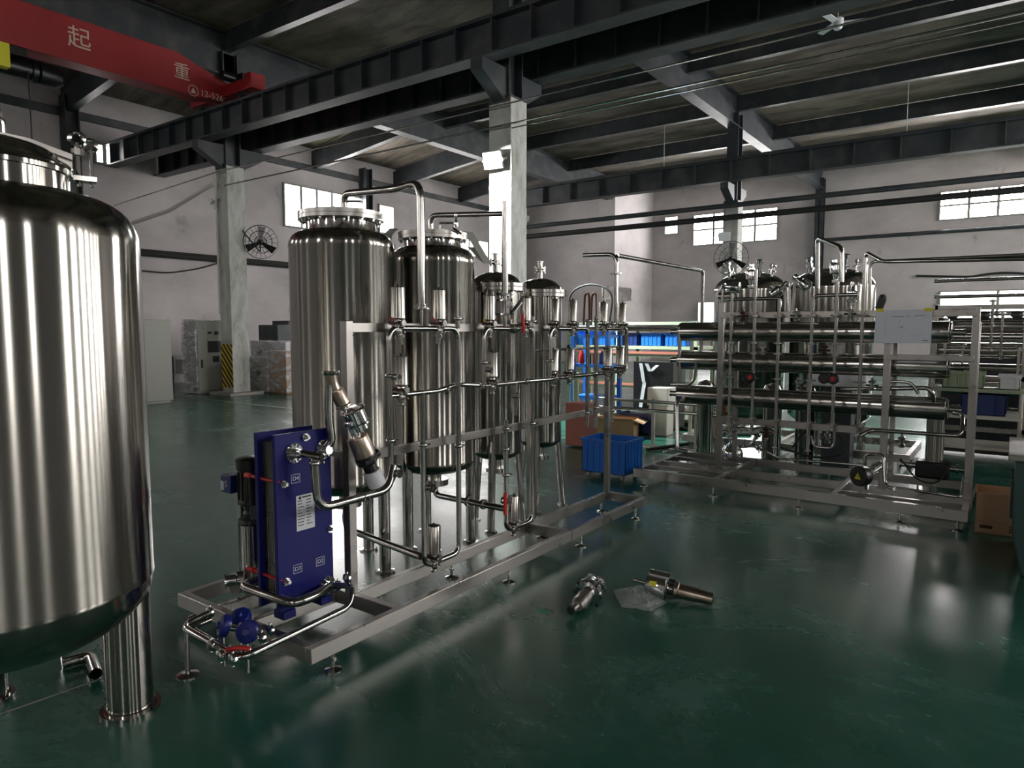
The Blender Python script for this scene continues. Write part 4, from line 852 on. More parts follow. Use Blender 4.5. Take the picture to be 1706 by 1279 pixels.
# vertical sample pipes with clamps
vp = [(-2.265, 1.94, .64, 'first'), (-2.04, 2.16, .60, 'second'), (-1.815, 1.88, .46, 'third'), (-1.52, 1.88, .46, 'fourth'), (-1.315, 2.02, .67, 'fifth'), (-1.10, 2.22, .65, 'sixth')]
for i, (x, z1, z0, lab) in enumerate(vp):
    o = thing('riser_pipe', (x, 6.81, z0), '%s upright riser pipe from the left across the membrane housings' % lab, 'pipe', 'riser pipes on the membrane rack')
    mb = MB().cyl((x, 6.81, z0), (x, 6.81, z1), .0155, 14); mb.lathe((x, 6.81, z0-.004), (0, 0, 1), [(.028, 0), (.028, .012)], 14).build('pipe', 'pipe', o)
    for z in (1.72, 1.46, 1.12, .73, 1.36): 
        MB().lathe((x, 6.81, z-.01), (0, 0, 1), [(.02, 0), (.033, .004), (.033, .016), (.02, .02)], 10).cyl((x-.05, 6.81, z), (x+.05, 6.81, z), .006, 6).cyl((x, 6.81, z), (x, 6.88, z), .012, 8).build('pipe_clamp', 'frame', o)
def pthing(name, pts, r, label, mt='pipe', fil=.06, cat='pipe', seg=12, group=None): return pipe_thing(name, pts, r, mt, label, cat, fil, seg, group)
pthing('cross_pipe', [(-2.30, 6.83, 1.885), (-1.815, 6.83, 1.885), (-1.815, 6.83, 1.80)], .018, 'bent pipe joining the risers at the left top of the rack')
pthing('cross_pipe', [(-1.52, 6.83, 1.80), (-1.52, 6.83, 1.90), (-1.15, 6.83, 1.90)], .018, 'bent pipe joining the risers at the middle top of the rack')
pthing('overhead_pipe', [PY(1362, 480, 7.3), PY(1362, 396, 7.3), PY(1402, 412, 7.0), PY(1402, 470, 7.0)], .022, 'upside-down U pipe rising above the second domed tank')
pthing('overhead_pipe', [PY(1441, 520, 6.9), PY(1443, 420, 6.9), PY(1471, 436, 6.6), PY(1760, 430, 6.6)], .016, 'thin pipe bending off to the right edge above the paper sheet')
pthing('overhead_pipe', [PY(1449, 520, 6.95), PY(1449, 436, 6.95), PY(1760, 422, 6.95)], .014, 'second thin pipe running to the right edge, just above its twin')
pthing('side_pipe', [PY(1148, 665, 7.18), PY(1128, 668, 7.0), PY(1128, 750, 6.9), PY(1145, 752, 6.9)], .022, 'upright pipe at the left ends of the housings')
pthing('side_pipe', [PY(1131, 545, 7.1), PY(1133, 600, 7.1), PY(1131, 640, 7.1)], .018, 'short pipe linking the left ends of the upper housings')
pthing('side_pipe', [PY(1118, 640, 7.1), PY(1150, 640, 7.1), PY(1158, 630, 7.1), PY(1160, 605, 7.1)], .018, 'small elbow pipe above the lowest housing, left end')
pthing('side_pipe', [PY(1400, 648, 7.0), PY(1546, 646, 7.0), PY(1555, 656, 7.0), PY(1555, 668, 7.05)], .020, 'bent pipe dropping onto the lowest housing at its right end', fil=.09)
pthing('side_pipe', [PY(1590, 688, 7.1), PY(1605, 690, 7.0), PY(1602, 726, 6.9), PY(1450, 716, 6.85), PY(1432, 726, 6.8)], .018, 'bent pipe returning from the right end of the lowest housing')
pthing('air_hose', [PY(1320, 745, 7.5), PY(1345, 710, 7.5), PY(1400, 720, 7.5), PY(1412, 755, 7.5), PY(1360, 765, 7.5), PY(1300, 745, 7.4)], .010, 'thin black hose looping behind the riser pipes', 'rubber_and_bore', .15, 'hose')
pthing('square_loop_pipe', [PY(1441, 790, 6.85), PY(1441, 756, 6.85), PY(1472, 756, 6.8), PY(1474, 808, 6.75), PY(1490, 814, 6.7)], .016, 'small inverted U pipe beside the black dial')
pthing('base_pipe', [G(1490, 812, .16), G(1600, 828, .16), G(1606, 795, .2), ], .014, 'thin pipe lying along the right end of the rack base', fil=.04)
pthing('base_pipe', [PY(1250, 738, 7.6), PY(1300, 764, 7.6), PY(1440, 775, 7.6)], .014, 'thin pipe low behind the risers')
random.seed(21)
for k, (x, z) in enumerate(((-2.15, 1.72), (-1.95, 1.40), (-1.66, 1.72), (-1.40, 1.40), (-1.20, 1.73), (-1.0, 1.1), (-2.1, 1.08), (-1.62, 1.08), (-2.2, .62), (-1.9, .60), (-1.35, .60), (-.75, .62))):
    mb = MB().lathe((x, 6.80, z), (0, -.2, 1), [(.014, -.05), (.028, -.045), (.028, -.03), (.016, -.025), (.016, .02), (.03, .024), (.03, .04), (.014, .045), (.010, .07)], 12).cyl((x-.05, 6.80, z), (x+.05, 6.80, z), .009, 8).cyl((x, 6.80, z), (x, 6.88, z), .010, 8)
    mb.build('sample_valve', 'pipe' if k % 3 else 'bonnet', RK)
pthing('cross_pipe', [(-2.265, 6.80, .64), (-2.1, 6.86, .60), (-1.9, 6.86, .66), (-1.83, 6.9, .60)], .012, 'short crooked pipe between the feet of the left risers')
pthing('cross_pipe', [(-1.50, 6.84, .60), (-1.48, 6.84, .50), (-1.30, 6.84, .50), (-1.30, 6.84, .66)], .012, 'U-shaped pipe joining the feet of the fourth and fifth risers')
pthing('cross_pipe', [(-.90, 6.95, 1.13), (-.72, 6.98, 1.13), (-.66, 6.98, 1.03)], .014, 'short pipe between the two lower housings near the middle post')
# paper sheet
c0_, c1_ = PY(1460, 517, 6.84), PY(1551, 572, 6.84)
psh = tag(MB().prism([(c0_.x, 6.838, c0_.z), (c1_.x, 6.838, c0_.z+.005), (c1_.x+.0, 6.832, c1_.z), (c0_.x-.01, 6.832, c1_.z)], (0, .002, 0)).build('paper_sheet', 'paper'), 'large pale drawing sheet taped to the membrane rack', 'paper')
ORG[psh.name] = Vector((0, 0, 0)); ln = MB(); yb = lambda z: 6.838-(c0_.z-z)/(c0_.z-c1_.z)*.006-.0008
def pln(u0, v0, u1, v1):
    xa, xb = c0_.x+(c1_.x-c0_.x)*u0, c0_.x+(c1_.x-c0_.x)*u1; za, zc = c0_.z+(c1_.z-c0_.z)*v0, c0_.z+(c1_.z-c0_.z)*v1; y = yb((za+zc)/2)
    ln.box(xa, xb, y-.0006, y, zc, za)
for q in ((.18, .2, .95, .205), (.18, .2, .184, .9), (.3, .18, .5, .2), (.55, .17, .6, .19), (.7, .16, .88, .18), (.42, .35, .44, .37), (.4, .48, .52, .49), (.45, .52, .5, .54), (.3, .6, .6, .603), (.6, .75, .9, .753), (.85, .9, .95, .93)): pln(*q)
ln.build('faint_drawing', 'cabinet', psh)
for u in (.07, .93): MB().box(c0_.x+(c1_.x-c0_.x)*u-.03, c0_.x+(c1_.x-c0_.x)*u+.03, 6.834, 6.8375, c0_.z-.012, c0_.z+.015).build('tape_strip', 'yellow', psh)
# knobs, dial, pumps
for i, (px, py, y) in enumerate(((1250, 628, 6.72), (1388, 631, 6.72), (1373, 630, 6.76))):
    p = PY(px, py, y); o = thing('hand_wheel', p, ['black knob with red centre between first two risers of the rack', 'black knob with red centre by the fifth riser', 'plain black knob left of the fifth riser'][i], 'knob')
    MB().lathe(p, (0, -1, 0), [(.018, -.10), (.018, -.02), (.045, -.015), (.05, -.005), (.05, .008), (.04, .016), (0, .016)], 18).build('wheel', 'black', o)
    if i < 2: MB().lathe(p-Vector((0, .014, 0)), (0, -1, 0), [(.02, 0), (.02, .006)], 14).build('centre_button', 'red', o)
p = PY(1433, 793, 6.7); o = thing('feed_valve', p, 'round black drum with yellow warning triangle on the rack base', 'valve')
MB().lathe(p, (-.45, -.85, 0), [(.03, -.12), (.03, -.06), (.085, -.055), (.09, -.04), (.09, .02), (.08, .03), (0, .03)], 28).build('drum', 'black', o)
q = p+Vector((-.45, -.85, 0)).normalized()*.032; T = rotto((-.45, -.85, 0), q)
sd = Vector((.85, -.45, 0)).normalized()
MB().prism([q-sd*.032+Vector((0, 0, -.024)), q+sd*.032+Vector((0, 0, -.024)), q+Vector((0, 0, .034))], Vector((-.45, -.85, 0))*.001).build('warning_triangle', 'yellow', o)
MB().prism([q-sd*.006+Vector((0, 0, -.008))+Vector((-.45, -.85, 0))*.0015, q+sd*.006+Vector((0, 0, -.008))+Vector((-.45, -.85, 0))*.0015, q+Vector((0, 0, .018))+Vector((-.45, -.85, 0))*.0015], Vector((-.45, -.85, 0))*.0008).build('warning_symbol', 'ink', o)
MB().tube([p+Vector((.03, .06, 0)), p+Vector((.10, .16, .07)), p+Vector((.13, .2, .09))], .035, 12).cyl(p+Vector((.04, .08, .02)), (p.x+.04, p.y+.1, .17), .02, 10).build('valve_body', 'chrome', o)
p = G(1555, 795, .17); o = thing('vertical_pump', (p.x, p.y, .17), 'upright steel pump with black base under the right end of the housings', 'pump')
MB().cyl((p.x, p.y, .30), (p.x, p.y, .80), .075, 26).build('sleeve', 'shell', o)
MB().box(p.x-.15, p.x+.13, p.y-.09, p.y+.09, .17, .33).build('pump_base', 'black', o, bev=.02)
for s in (-1, 1): MB().lathe((p.x+s*.13, p.y, .27), (s, 0, 0), [(.03, 0), (.03, .05), (.05, .052), (.05, .07), (.028, .072), (.028, .14), (.045, .142), (.045, .16)], 18).build('port_flange', 'chrome', o)
MB().tube([(p.x-.28, p.y-.05, .33), (p.x-.12, p.y-.12, .14), (p.x+.05, p.y-.13, .13), (p.x+.14, p.y-.08, .34)], .008, 8, .1).build('cable', 'rubber_and_bore', o)
# cluster of clamps at left bottom of rack and pump
random.seed(11)
o = thing('sanitary_pump', G(1215, 768, .16), 'bulbous polished pump standing low at the left of the rack', 'pump'); b_ = ORG[o.name]
MB().lathe(b_+Vector((0, .1, .06)), (0, 0, 1), [(.05, -.06), (.11, -.04), (.11, .02), (.10, .05), (.06, .11), (.04, .13), (.04, .2)], 24).build('casing', 'chrome', o)
MB().tube([b_+Vector((-.02, .1, .25)), b_+Vector((-.1, .1, .33)), b_+Vector((-.15, .05, .2)), b_+Vector((-.15, .05, .05))], .02, 12).build('inlet_pipe', 'chrome', o)
MB().tube([b_+Vector((.05, .1, .15)), b_+Vector((.2, .1, .17)), b_+Vector((.28, .1, .35)), b_+Vector((.45, .1, .35)), b_+Vector((.45, .1, .1))], .017, 12).build('outlet_pipe', 'chrome', o)
for k in range(9):
    q = b_+Vector((random.uniform(-.14, .4), random.uniform(0, .12), random.uniform(.15, .4)))
    MB().lathe(q, (random.choice((0, 1)), .1, random.choice((0, 1))+.1), [(.02, 0), (.035, .004), (.035, .02), (.02, .024)], 12).cyl(q-Vector((0, 0, .04)), q+Vector((.01, 0, .05)), .007, 6).build('pipe_clamp', 'chrome', o)

# ---- two domed tanks behind the rack
for i, (x, r, lab) in enumerate(((-2.93, .47, 'left of the two dome-topped tanks behind the membrane rack'), (-1.90, .49, 'right of the two dome-topped tanks behind the membrane rack'))):
    y = 9.55; o = thing('domed_tank', (x, y, 0), lab, 'tank'); zt2 = 2.12
    MB().lathe((x, y, 0), (0, 0, 1), [(0, .32), (r*.7, .36), (r, .5), (r, zt2)], 56).build('shell', 'shell', o, ang=50)
    MB().lathe((x, y, 0), (0, 0, 1), [(r+.012, zt2-.02), (r+.012, zt2)]+[(a, zt2+b) for a, b in dome(r, .24)][1:], 48).build('domed_top', 'polish', o, ang=50)
    for k in range(3):
        a = 2*PI*k/3+.4; MB().cyl((x+.4*cos(a), y+.4*sin(a), .0), (x+.4*cos(a), y+.4*sin(a), .5), .05, 16).build('leg', 'pipe', o)
    for (dx, dy, h_) in ((0, 0, .12), (-.2, -.25, .2), (.18, -.28, .22), (.25, .05, .15), (-.28, .08, .14)):
        zb2 = zt2+.24*sqrt(max(0, 1-(dx*dx+dy*dy)/(r*r)))
        MB().lathe((x+dx, y+dy, zb2-.02), (dx*.8, dy*.8, 1), [(.025, 0), (.025, .05), (.05, .052), (.05, .075), (.028, .08), (.028, h_-.04), (.045, h_-.03), (.045, h_), (.012, h_+.01)], 14).build('top_fitting', 'chrome', o)
    q0 = Vector((x-.1, y-r-.02, zt2-.1))
    MB().cyl(q0-Vector((.15, 0, 0)), q0+Vector((.05, .0, 0)), .06, 16).build('manway', 'frame', o) if i == 0 else None
# sensor clusters in front of tanks (angled steel actuators)
for i, (px, py, dd) in enumerate(((1218, 478, (-.9, 0, .15)), (1252, 465, (0, 0, -1)), (1300, 482, (.7, 0, .6)), (1335, 470, (-.7, 0, .6)), (1393, 455, (0, 0, -1)), (1422, 486, (.1, 0, 1)))):
    p = PY(px, py, 7.3 if i < 3 else 7.25); d = Vector(dd).normalized()
    o = thing('angle_seat_valve', p, 'small polished angle valve, %s from the left above the rack' % ['first', 'second', 'third', 'fourth', 'fifth', 'sixth'][i], 'valve', 'angle valves above the rack')
    MB().lathe(p-d*.1, d, [(.02, 0), (.055, .01), (.06, .03), (.055, .10), (.03, .11), (.02, .16), (.035, .165), (.035, .19), (.02, .2)], 18).build('actuator', 'chrome', o)
    MB().cyl(p+d*.08, Vector((p.x+d.x*.1, p.y, 1.74)), .014, 10).build('valve_stem', 'pipe', o)
p = PY(1468, 498, 7.4); tag(MB().lathe(p-Vector((.02, 0, .1)), (.3, 0, 1), [(.02, -.08), (.02, 0), (.035, .01), (.04, .1), (.03, .14), (.0, .15)], 14).build('black_sensor', 'black'), 'black sensor head leaning above the paper sheet', 'sensor')

# ================================================================ BACKGROUND, RIGHT
rg = thing('pipe_rack', (.6, 9.2, 0), 'second rack crowded with horizontal pipes behind the cardboard box', 'rack')
for x in (-.72, .10, .95, 1.8):
    for y in (8.9, 9.7): MB().box(x-.03, x+.03, y-.03, y+.03, 0, 1.86).build('post', 'frame', rg, bev=.003)
for z in (.5, 1.05, 1.8): MB().box(-.72, 1.8, 8.87, 8.9, z, z+.05).build('crossbar', 'frame', rg)
for i, (z, r, y) in enumerate(((1.62, .10, 9.2), (1.36, .085, 9.1), (1.18, .045, 8.95), (.95, .085, 9.2), (.72, .05, 9.0), (1.48, .03, 8.95), (1.76, .025, 9.0), (1.95, .02, 9.1), (2.12, .02, 9.0))):
    MB().cyl((-.75, y, z), (2.6, y, z), r, 20).build('pipe', 'pipe', rg)
random.seed(4)
for k in range(22):
    x = -.7+k*.12+random.uniform(-.03, .03); z0 = random.uniform(.9, 1.5); z1 = z0+random.uniform(.2, .6); y = 8.86-random.uniform(0, .03)
    MB().cyl((x, y, z0), (x, y, z1), .014, 8).lathe((x, y, z1-.03), (0, 0, 1), [(.014, 0), (.035, .004), (.035, .02), (.014, .024)], 10).lathe((x, y, z0+.03), (0, 0, 1), [(.014, 0), (.03, .004), (.03, .02), (.014, .024)], 10).build('riser', 'pipe' if k % 3 else 'offwhite', rg)
for k in range(4):
    x = -.55+k*.28; MB().lathe((x, 8.8, 1.72), (0, -.3, 1), [(.05, 0), (.065, .02), (.055, .05), (.0, .06)], 14).build('hand_knob', 'black', rg)
# hose hanging on a post
hs = MB()
for k in range(5): hs.tube([(.32+.03*k, 8.62-.01*k, 1.32), (.27+.03*k, 8.6, .95), (.30+.035*k, 8.6, .52), (.42+.01*k, 8.62, .55), (.44, 8.62, .95), (.40, 8.62, 1.30)], .022, 8, .12)
tag(hs.build('hanging_hose', 'rubber_and_bore'), 'thick black hose coiled and hung at the right edge', 'hose')
tag(MB().lathe((.62, 8.4, 1.42), (-.9, -.2, 0), [(.02, -.05), (.11, -.03), (.13, 0), (.13, .1), (.11, .13), (.0, .14)], 24).cyl((.65, 8.45, 1.3), (.65, 8.45, 0), .03, 12).build('round_motor', 'black'), 'round black motor head on a stand at the right edge', 'motor')
tag(MB().box(1.15, 2.4, 9.9, 10.4, 0, 1.38).box(1.2, 1.75, 9.885, 9.9, .1, 1.3).box(1.8, 2.35, 9.885, 9.9, .1, 1.3).build('steel_cabinet', 'cabinet'), 'grey steel cabinet behind the pipe rack at the right edge', 'cabinet')
tag(MB().box(-.75, .35, 10.3, 10.9, .05, 1.25).box(-.7, -.25, 10.28, 10.3, .2, 1.15).box(-.15, .3, 10.28, 10.3, .2, 1.15).build('steel_cabinet', 'darksteel'), 'dark steel cabinet behind the pipe rack and trolley', 'cabinet')
tag(MB().box(.45, 1.1, 10.6, 11.1, .0, .9).box(.5, 1.05, 10.585, 10.6, .1, .8).build('parts_box', 'machine'), 'dark green metal box between the two cabinets behind the pipe rack', 'box')
# trolley with a green crate
tr = thing('steel_trolley', (-.3, 8.3, 0), 'steel shelf trolley holding crates behind the right post of the membrane rack', 'trolley')
for x in (-.62, .08):
    for y in (8.1, 8.6): MB().cyl((x, y, 0.0), (x, y, 1.0), .016, 10).build('post', 'offwhite', tr)
for z in (.42, .72, .98): MB().box(-.64, .10, 8.08, 8.62, z, z+.03).build('shelf', 'offwhite' if z < .9 else 'lime', tr)
crate(Vector((-.22, 8.32, .752)), 0, .36, .3, .2, 0, 'dark blue crate on the middle shelf of the trolley', 'navy', False)
crate(Vector((-.40, 8.32, 1.012)), 0, .34, .3, .16, 0, 'pale green crate on top of the trolley', 'lime', False)
crate(Vector((-.02, 8.32, 1.012)), 0, .16, .26, .14, 0, 'white bin on top of the trolley', 'white', False)
wb = thing('workbench', (.7, 8.0, 0), 'low steel workbench cluttered with parts at the right edge', 'table')
MB().box(.15, 1.6, 7.75, 8.35, .62, .66).build('top', 'offwhite', wb); MB().box(.15, 1.6, 7.75, 8.35, .30, .33).build('shelf', 'offwhite', wb)
for x in (.18, 1.57):
    for y in (7.78, 8.32): MB().box(x-.02, x+.02, y-.02, y+.02, 0, .62).build('leg', 'offwhite', wb)
for k in range(6):
    x = .25+k*.12; tag(MB().lathe((x, 7.95, .66), (.2*(k % 2), .1, 1), [(.03, 0), (.04, .02), (.02, .05), (.03, .08), (.0, .09)], 12).build('pipe_fitting', 'chrome'), ['leftmost','second from left','third from left','third from right','second from right','rightmost'][k]+' of the steel fittings lying on the cluttered workbench', 'fitting', 'fittings on the workbench')
# green machine at right edge
mc = thing('machine_tool', (.62, 5.9, 0), 'dark green machine edge cut off by the right border', 'machine')
c0_ = G(1700, 960)
MB().prism([(c0_.x-.0, c0_.y, .0), (c0_.x+.8, c0_.y, 0), (c0_.x+.8, c0_.y, .75), (c0_.x-.06, c0_.y, .75), (c0_.x-.06, c0_.y, .28)], (0, .9, 0)).build('cabinet', 'machine', mc, bev=.01)
MB().box(c0_.x-.10, c0_.x+.8, c0_.y-.02, c0_.y+.9, .75, .79).build('top', 'cabinet', mc, bev=.006)
MB().box(c0_.x-.075, c0_.x-.06, c0_.y+.1, c0_.y+.6, .35, .6).build('vent_panel', 'darksteel', mc)
mc.location = (c0_.x+.4, c0_.y+.4, 0)
for ch in mc.children:
    ch.data.transform(Matrix.Translation(ORG[mc.name]-Vector((c0_.x+.4, c0_.y+.4, 0))))

# ---- far skid behind
fs_ = thing('tank_skid', (-2.0, 9.8, 0), 'low steel base frame beneath the two dome-topped tanks', 'frame')
for a in ((-3.6, -.9, 8.90, 8.95), (-3.6, -.9, 10.1, 10.15)): MB().box(*a, .08, .17).build('rail', 'frame', fs_)
for x in (-3.6, -2.4, -.95): MB().box(x, x+.05, 8.95, 10.1, .08, .17).build('crossbar', 'frame', fs_)
for x in (-3.5, -1.0):
    for y in (8.92, 10.12): MB().cyl((x, y, 0), (x, y, .09), .02, 10).build('foot', 'pipe', fs_)
for i, (px, w_) in enumerate(((1290, .3), (1345, .3), (1180, .25))):
    p = PY(px, 690, 8.7)
    o = thing('steel_cylinder', (p.x, 8.6, 0), ['short steel canister glimpsed below the middle of the housings', 'short steel canister glimpsed right of its twin below the housings', 'short steel canister behind the left post of the rack'][i], 'canister')
    MB().lathe((p.x, 8.6, 0), (0, 0, 1), [(.10, 0), (.11, .03), (.11, .8), (.12, .82), (.12, .86), (.09, .92), (0, .95)], 24).build('body', 'shell', o)
# control panels / white boxes behind rack
p = PY(1420, 600, 8.4); o = thing('control_box', (p.x+.05, 8.45, 0), 'white equipment box on a dark stand behind the middle of the rack', 'box')
MB().box(p.x-.45, p.x+.15, 8.35, 8.75, .95, 1.28).build('body', 'white', o, bev=.02); MB().box(p.x-.3, p.x, 8.45, 8.7, 0, .95).build('stand', 'darksteel', o)
# ================================================================ BACKGROUND, MIDDLE (beyond skid end)
bk = thing('storage_rack', (-5.0, 11.2, 0), 'pale green steel storage rack beyond the skid end', 'rack')
for x in (-6.6, -5.6, -4.2):
    for y in (10.9, 11.7): MB().box(x-.03, x+.03, y-.03, y+.03, 0, 1.72).build('post', 'lime', bk)
for z in (.05, .58, 1.12, 1.25, 1.66): MB().box(-6.63, -4.17, 10.87, 11.73, z, z+.05).build('shelf', 'lime', bk)
MB().cyl((-6.6, 11.0, 1.40), (-4.1, 11.0, 1.40), .0, 4) if False else None
cols = ['bluebox', 'bluebox', 'navy', 'bluebox', 'bluebox']
for k in range(5):
    crate(Vector((-6.35+k*.44, 11.25, 1.302)), 0, .38, .5, .22, 0, 'blue bin %s on the upper level of the green rack' % ['at the left end', 'second from the left', 'in the middle', 'second from the right', 'at the right end'][k], cols[k], False, 'blue bins on the green rack')
for k in range(2): MB().box(-6.5, -4.25, 10.845, 10.87, 1.17-.55*k, 1.21-.55*k).build('red_bar', 'redpanel', bk)
o = thing('equipment_cabinet', (-4.9, 10.2, 0), 'black cabinet draped with torn plastic film beyond the skid end', 'cabinet')
pa, pb = PY(1056, 600, 10.2), PY(1122, 600, 10.2)
MB().box(pa.x, pb.x, 10.2, 10.7, 0.02, pa.z-.02).build('body', 'black', o)
mb = MB(); pc = PY(1068, 605, 10.2)
for (q0, q1, q2) in (((pc.x, pc.z), (pc.x+.07, pc.z-.3), (pc.x+.02, pc.z-.7)), ((pc.x+.1, pc.z), (pc.x+.17, pc.z-.12), (pc.x+.3, pc.z-.02))):
    for (a0, b0), (a1, b1) in ((q0, q1), (q1, q2)): mb.prism([(a0-.03, 10.19, b0), (a0+.04, 10.17, b0), (a1+.03, 10.16, b1), (a1-.04, 10.185, b1)], (0, -.003, 0))
mb.build('film_strip', 'bag', o)
pa = PY(1078, 665, 9.6); tag(MB().box(pa.x, pa.x+.33, 9.6, 9.9, .45, .72).box(pa.x+.02, pa.x+.31, 9.62, 9.88, 0, .45).build('metal_case', 'offwhite', bev=.01), 'beige metal case on a stand in front of the black cabinet', 'case')
p = PY(1060, 695, 9.6); crate(Vector((p.x, 9.75, .0)), .1, .5, .4, .3, 0.02, 'dark blue tub with white scraps behind the tan box', 'navy', False)
tag(MB().lathe((p.x+.02, 9.72, .30), (0, 0, 1), [(.16, 0), (.17, .03), (.12, .06), (.0, .08)], 10).build('plastic_scraps', 'paper'), 'heap of white plastic scraps in the dark blue tub', 'scraps', kind='stuff')
pthing('floor_hose', [G(1040, 680, .02), G(1085, 690, .02), G(1120, 712, .02), G(1185, 722, .02), G(1250, 724, .02)], .03, 'thick black hose snaking across the floor toward the rack', 'rubber_and_bore', .4, 'hose')
pthing('long_tube', [G(1078, 749, .03), G(1170, 736, .03)], .025, 'black tube lying on the floor beside the cardboard', 'rubber_and_bore')
pthing('long_tube', [G(1105, 752, .02), G(1185, 742, .02)], .015, 'thin steel tube lying on the floor next to the black tube')
pl_ = thing('wooden_pallet', G(1175, 700), 'pale pallet lying on the floor behind the left end of the rack', 'pallet'); q = ORG[pl_.name]
for k in range(6): MB().box(q.x-.6, q.x+.7, q.y+k*.16, q.y+.1+k*.16, .10, .12).build('board', 'wood', pl_)
for k in range(3): MB().box(q.x-.6+k*.6, q.x-.5+k*.6, q.y, q.y+.9, 0, .10).build('bearer', 'wood', pl_)
for i, (px, py, w_, h) in enumerate(((1030, 690, .7, .1), (1090, 700, .9, .12))):
    q = G(px, py-14)
    tag(MB().box(q.x-w_/2, q.x+w_/2, q.y, q.y+.5, 0.0, h).build('flat_panel', 'lime' if i else 'frame'), ['flat steel panel on the floor beyond the tan box', 'pale green panel on the floor beside the hose'][i], 'panel')
# pipes on low trestles between skids
for i, (z, x0, x1) in enumerate(((1.62, -6.2, -2.9), (1.58, -6.2, -2.6), (.62, -4.7, -3.0), (.5, -4.7, -3.0))):
    y = 8.6 if z < 1 else 9.2
    pthing('horizontal_pipe', [(x0, y, z), (x1, y, z)], .022, 'horizontal pipe %s between the skid end and the membrane rack' % ['at head height', 'just under the head-height one', 'low down', 'lowest of all'][i])
for x in (-4.6, -3.9, -3.3):
    tag(MB().box(x-.02, x+.02, 8.62, 8.66, 0, .66).box(x-.15, x+.15, 8.6, 8.64, 0, .03).build('pipe_stand', 'frame'), 'steel pipe stand %s from the tan box' % {-4.6: 'nearest', -3.9: 'second', -3.3: 'third'}[x], 'stand')
for x in (-5.9, -3.6): tag(MB().box(x-.02, x+.02, 9.18, 9.22, 0, 1.66).build('pipe_stand', 'offwhite'), 'tall steel pipe stand %s' % {-5.9: 'behind the last filter vessel', -3.6: 'left of the membrane rack'}[x], 'stand')
# blue / red objects behind T4
br = thing('parts_rack', (-6.6, 9.4, 0), 'blue parts rack seen between the manifold pipes', 'rack')
pa, pb = PY(955, 600, 9.4), PY(1012, 600, 9.4)
for x in (pa.x, pb.x):
    for y in (9.4, 9.8): MB().box(x-.03, x+.03, y-.03, y+.03, 0, 1.6).build('post', 'bluebox', br)
for z in (.5, 1.0, 1.45): MB().box(pa.x, pb.x, 9.38, 9.82, z, z+.05).build('shelf', 'bluebox', br)
for k in range(3): crate(Vector((pa.x+.12+k*.17, 9.6, 1.502)), 0, .15, .3, .15, 0, 'blue bin %s on the top of the blue parts rack' % ['left', 'middle', 'right'][k], 'bluebox', False, 'bins on the parts rack')
for k in range(4): tag(MB().lathe((pa.x+.1+k*.12, 9.5, 1.052), (0, 0, 1), [(.04, 0), (.045, .02), (.045, .14), (.02, .18), (.02, .2), (0, .2)], 12).build('spray_can', ['red', 'black', 'red', 'navy'][k]), ['red', 'black', 'second red', 'dark blue'][k]+' can on the shelf of the blue parts rack', 'can')
pa = PY(942, 655, 8.0); tag(MB().box(pa.x, pa.x+.33, 8.0, 8.3, .02, .60).build('red_cabinet', 'redpanel', bev=.01), 'terracotta red metal box beyond the last filter vessel', 'box')
pa = PY(960, 600, 8.8); tag(MB().cyl((pa.x, 8.8, 0), (pa.x, 8.8, .95), .045, 14).build('green_pole', 'lime'), 'short green pole behind the manifold end', 'pole')
for k in range(2):
    p = PY(978+k*12, 490, 9.6); zr = 1.5-p.z; tag(MB().tube([p+Vector((-.06, 0, zr)), p+Vector((-.04, 0, -.02)), p+Vector((0, 0, .03)), p+Vector((.04, 0, -.02)), p+Vector((.05, 0, zr))], .02, 8, .05).build('copper_hose', 'bonnet'), ['brown looped hose, left one, above the manifold', 'brown looped hose, right one, above the manifold'][k], 'hose')
pa, pb = PY(955, 600, 9.6), PY(1012, 600, 9.6); pc = PY(985, 470, 9.6)
pthing('overhead_cable', [(pa.x, 9.6, 1.5), (pa.x-.12, 9.6, pc.z-.15), (pc.x, 9.6, pc.z), (pb.x+.1, 9.6, pc.z-.15), (pb.x, 9.6, 1.5)], .016, 'black cable arching over the brown hoses and the parts rack', 'rubber_and_bore', .3, 'cable')
tag(MB().box(-14.9, -14.86, 27.5, 30.2, 2.9, 3.5).box(-15.0, -14.8, 27.5, 27.56, 2.2, 3.5).build('wall_bracket', 'frame'), 'steel bracket frame on the plaster corner', 'bracket')

# ================================================================ BACKGROUND, LEFT
def front_cab(pxl, pxr, pyb, pyt, dep, label, mt, name='electrical_cabinet', y=None):
    y = G(pxl, pyb).y if y is None else y; x0 = PY(pxl, pyb, y).x; x1 = PY(pxr, pyb, y).x; top = PY(pxl, pyt, y).z
    o = thing(name, ((x0+x1)/2, y+dep/2, 0), label, 'cabinet')
    MB().box(x0, x1, y, y+dep, .06, top).box(x0+.05, x1-.05, y+.03, y+dep-.03, 0, .06).build('body', mt, o, bev=.01)
    return o, x0, x1, y, top
o, x0, x1, y, top = front_cab(170, 230, 668, 533, .75, 'plain grey-green electrical cabinet beside the large tank', 'cabinet')
MB().box(x0+.03, x1-.03, y-.015, y, .1, top-.03).build('door', 'cabinet', o, bev=.005)
o, x0, x1, y, top = front_cab(310, 331, 657, 534, .85, 'tall control cabinet half wrapped in clear film beside the striped column', 'cabinet', y=9.15)
MB().box(x1, x1+.015, y+.02, y+.83, .1, top-.03).build('door', 'cabinet', o)
MB().box(x1+.015, x1+.03, y+.28, y+.62, top-.78, top-.50).build('screen', 'black', o); MB().box(x1+.015, x1+.03, y+.40, y+.55, top-1.02, top-.87).build('meter', 'black', o); MB().box(x1+.015, x1+.04, y+.08, y+.12, top-1.15, top-.95).build('handle', 'black', o)
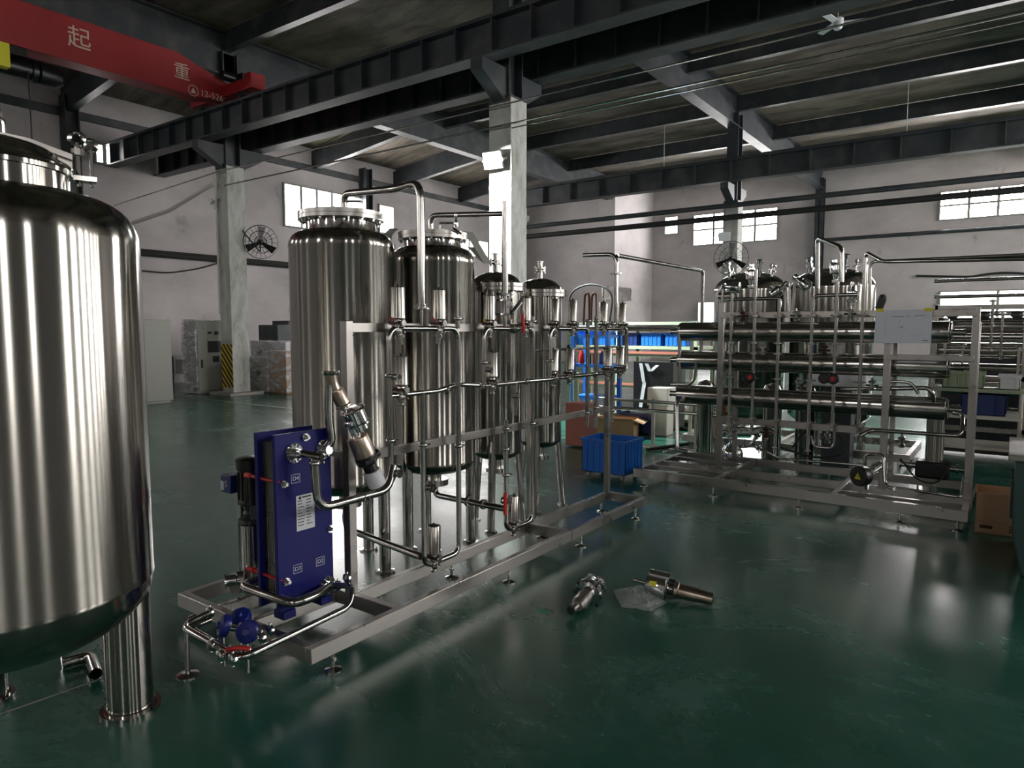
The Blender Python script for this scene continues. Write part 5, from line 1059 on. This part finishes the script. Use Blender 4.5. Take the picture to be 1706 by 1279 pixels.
MB().box(x1+.015, x1+.025, y+.28, y+.38, top-.32, top-.27).build('indicator', 'black', o); MB().box(x1+.015, x1+.025, y+.46, y+.56, top-.35, top-.26).build('indicator', 'black', o)
fm = MB(); n_ = 16; random.seed(9)
for i in range(n_):
    za, zc = top*i/n_+.02, top*(i+1)/n_+.03
    fm.box(x0-.03, x1+.004+.02*random.random(), y-.035-.03*random.random(), y-.01, za, zc)
fm.box(x0-.03, x1+.02, y-.03, y+.85, top, top+.02)
fm.build('film_wrap', 'film', o)
fr = [(416, 446, 655, 595, .5, 'film-wrapped grey cabinet low beside the striped column', 'cabinet'), (448, 478, 656, 585, .5, 'brown carton wrapped in film near the tallest tank', 'card'), (420, 478, 647, 568, .6, 'wrapped white control box in the back of the stack', 'white')]
for i, (l, r, b, t, dp, lab, mt) in enumerate(fr):
    o, x0, x1, y, top = front_cab(l, r, b, t, dp, lab, mt, 'wrapped_crate', y=(10.35, 10.4, 11.1)[i])
    MB().box(x0-.015, x1+.015, y-.015, y+dp+.015, .04, top+.015).build('film_wrap', 'film', o)
    if mt != 'card': MB().box(x0+.35, x0+.5, y-.012, y-.001, top-.45, top-.2).build('screen', 'black', o)
for i, (l, r, t, b, lab) in enumerate(((431, 462, 541, 570, 'dark machine housing on top of the wrapped stack'), (454, 480, 534, 566, 'darker machine housing behind the other on the wrapped stack'))):
    y = 11.9+i*.7; a, c = PY(l, b, y), PY(r, t, y)
    o = thing('machine_housing', (a.x, y, 0), lab, 'machine'); MB().box(a.x, c.x, y, y+.5, a.z, c.z).build('body', 'darksteel', o, bev=.02); MB().box(a.x+.05, c.x-.05, y+.05, y+.45, 0, a.z).build('pedestal', 'cabinet', o)
o = thing('steel_table', G(300, 642), 'low table with instruments between the two tall cabinets', 'table'); q = ORG[o.name]
MB().box(q.x-.5, q.x+.7, q.y, q.y+.6, .8, .84).build('top', 'offwhite', o)
for dx in (-.45, .65):
    for dy in (.05, .55): MB().box(q.x+dx-.02, q.x+dx+.02, q.y+dy-.02, q.y+dy+.02, 0, .8).build('leg', 'darksteel', o)
MB().box(q.x-.45, q.x+.65, q.y+.05, q.y+.55, .3, .33).build('shelf', 'offwhite', o)
tag(MB().box(q.x+.3, q.x+.65, q.y+.1, q.y+.5, .84, 1.08).build('instrument_case', 'black', bev=.01), 'black instrument case on the low table', 'case')
tag(MB().box(q.x-.4, q.x+.2, q.y+.1, q.y+.5, .33, .72).build('instrument_case', 'cabinet', bev=.01), 'grey instrument case on the shelf of the low table', 'case')
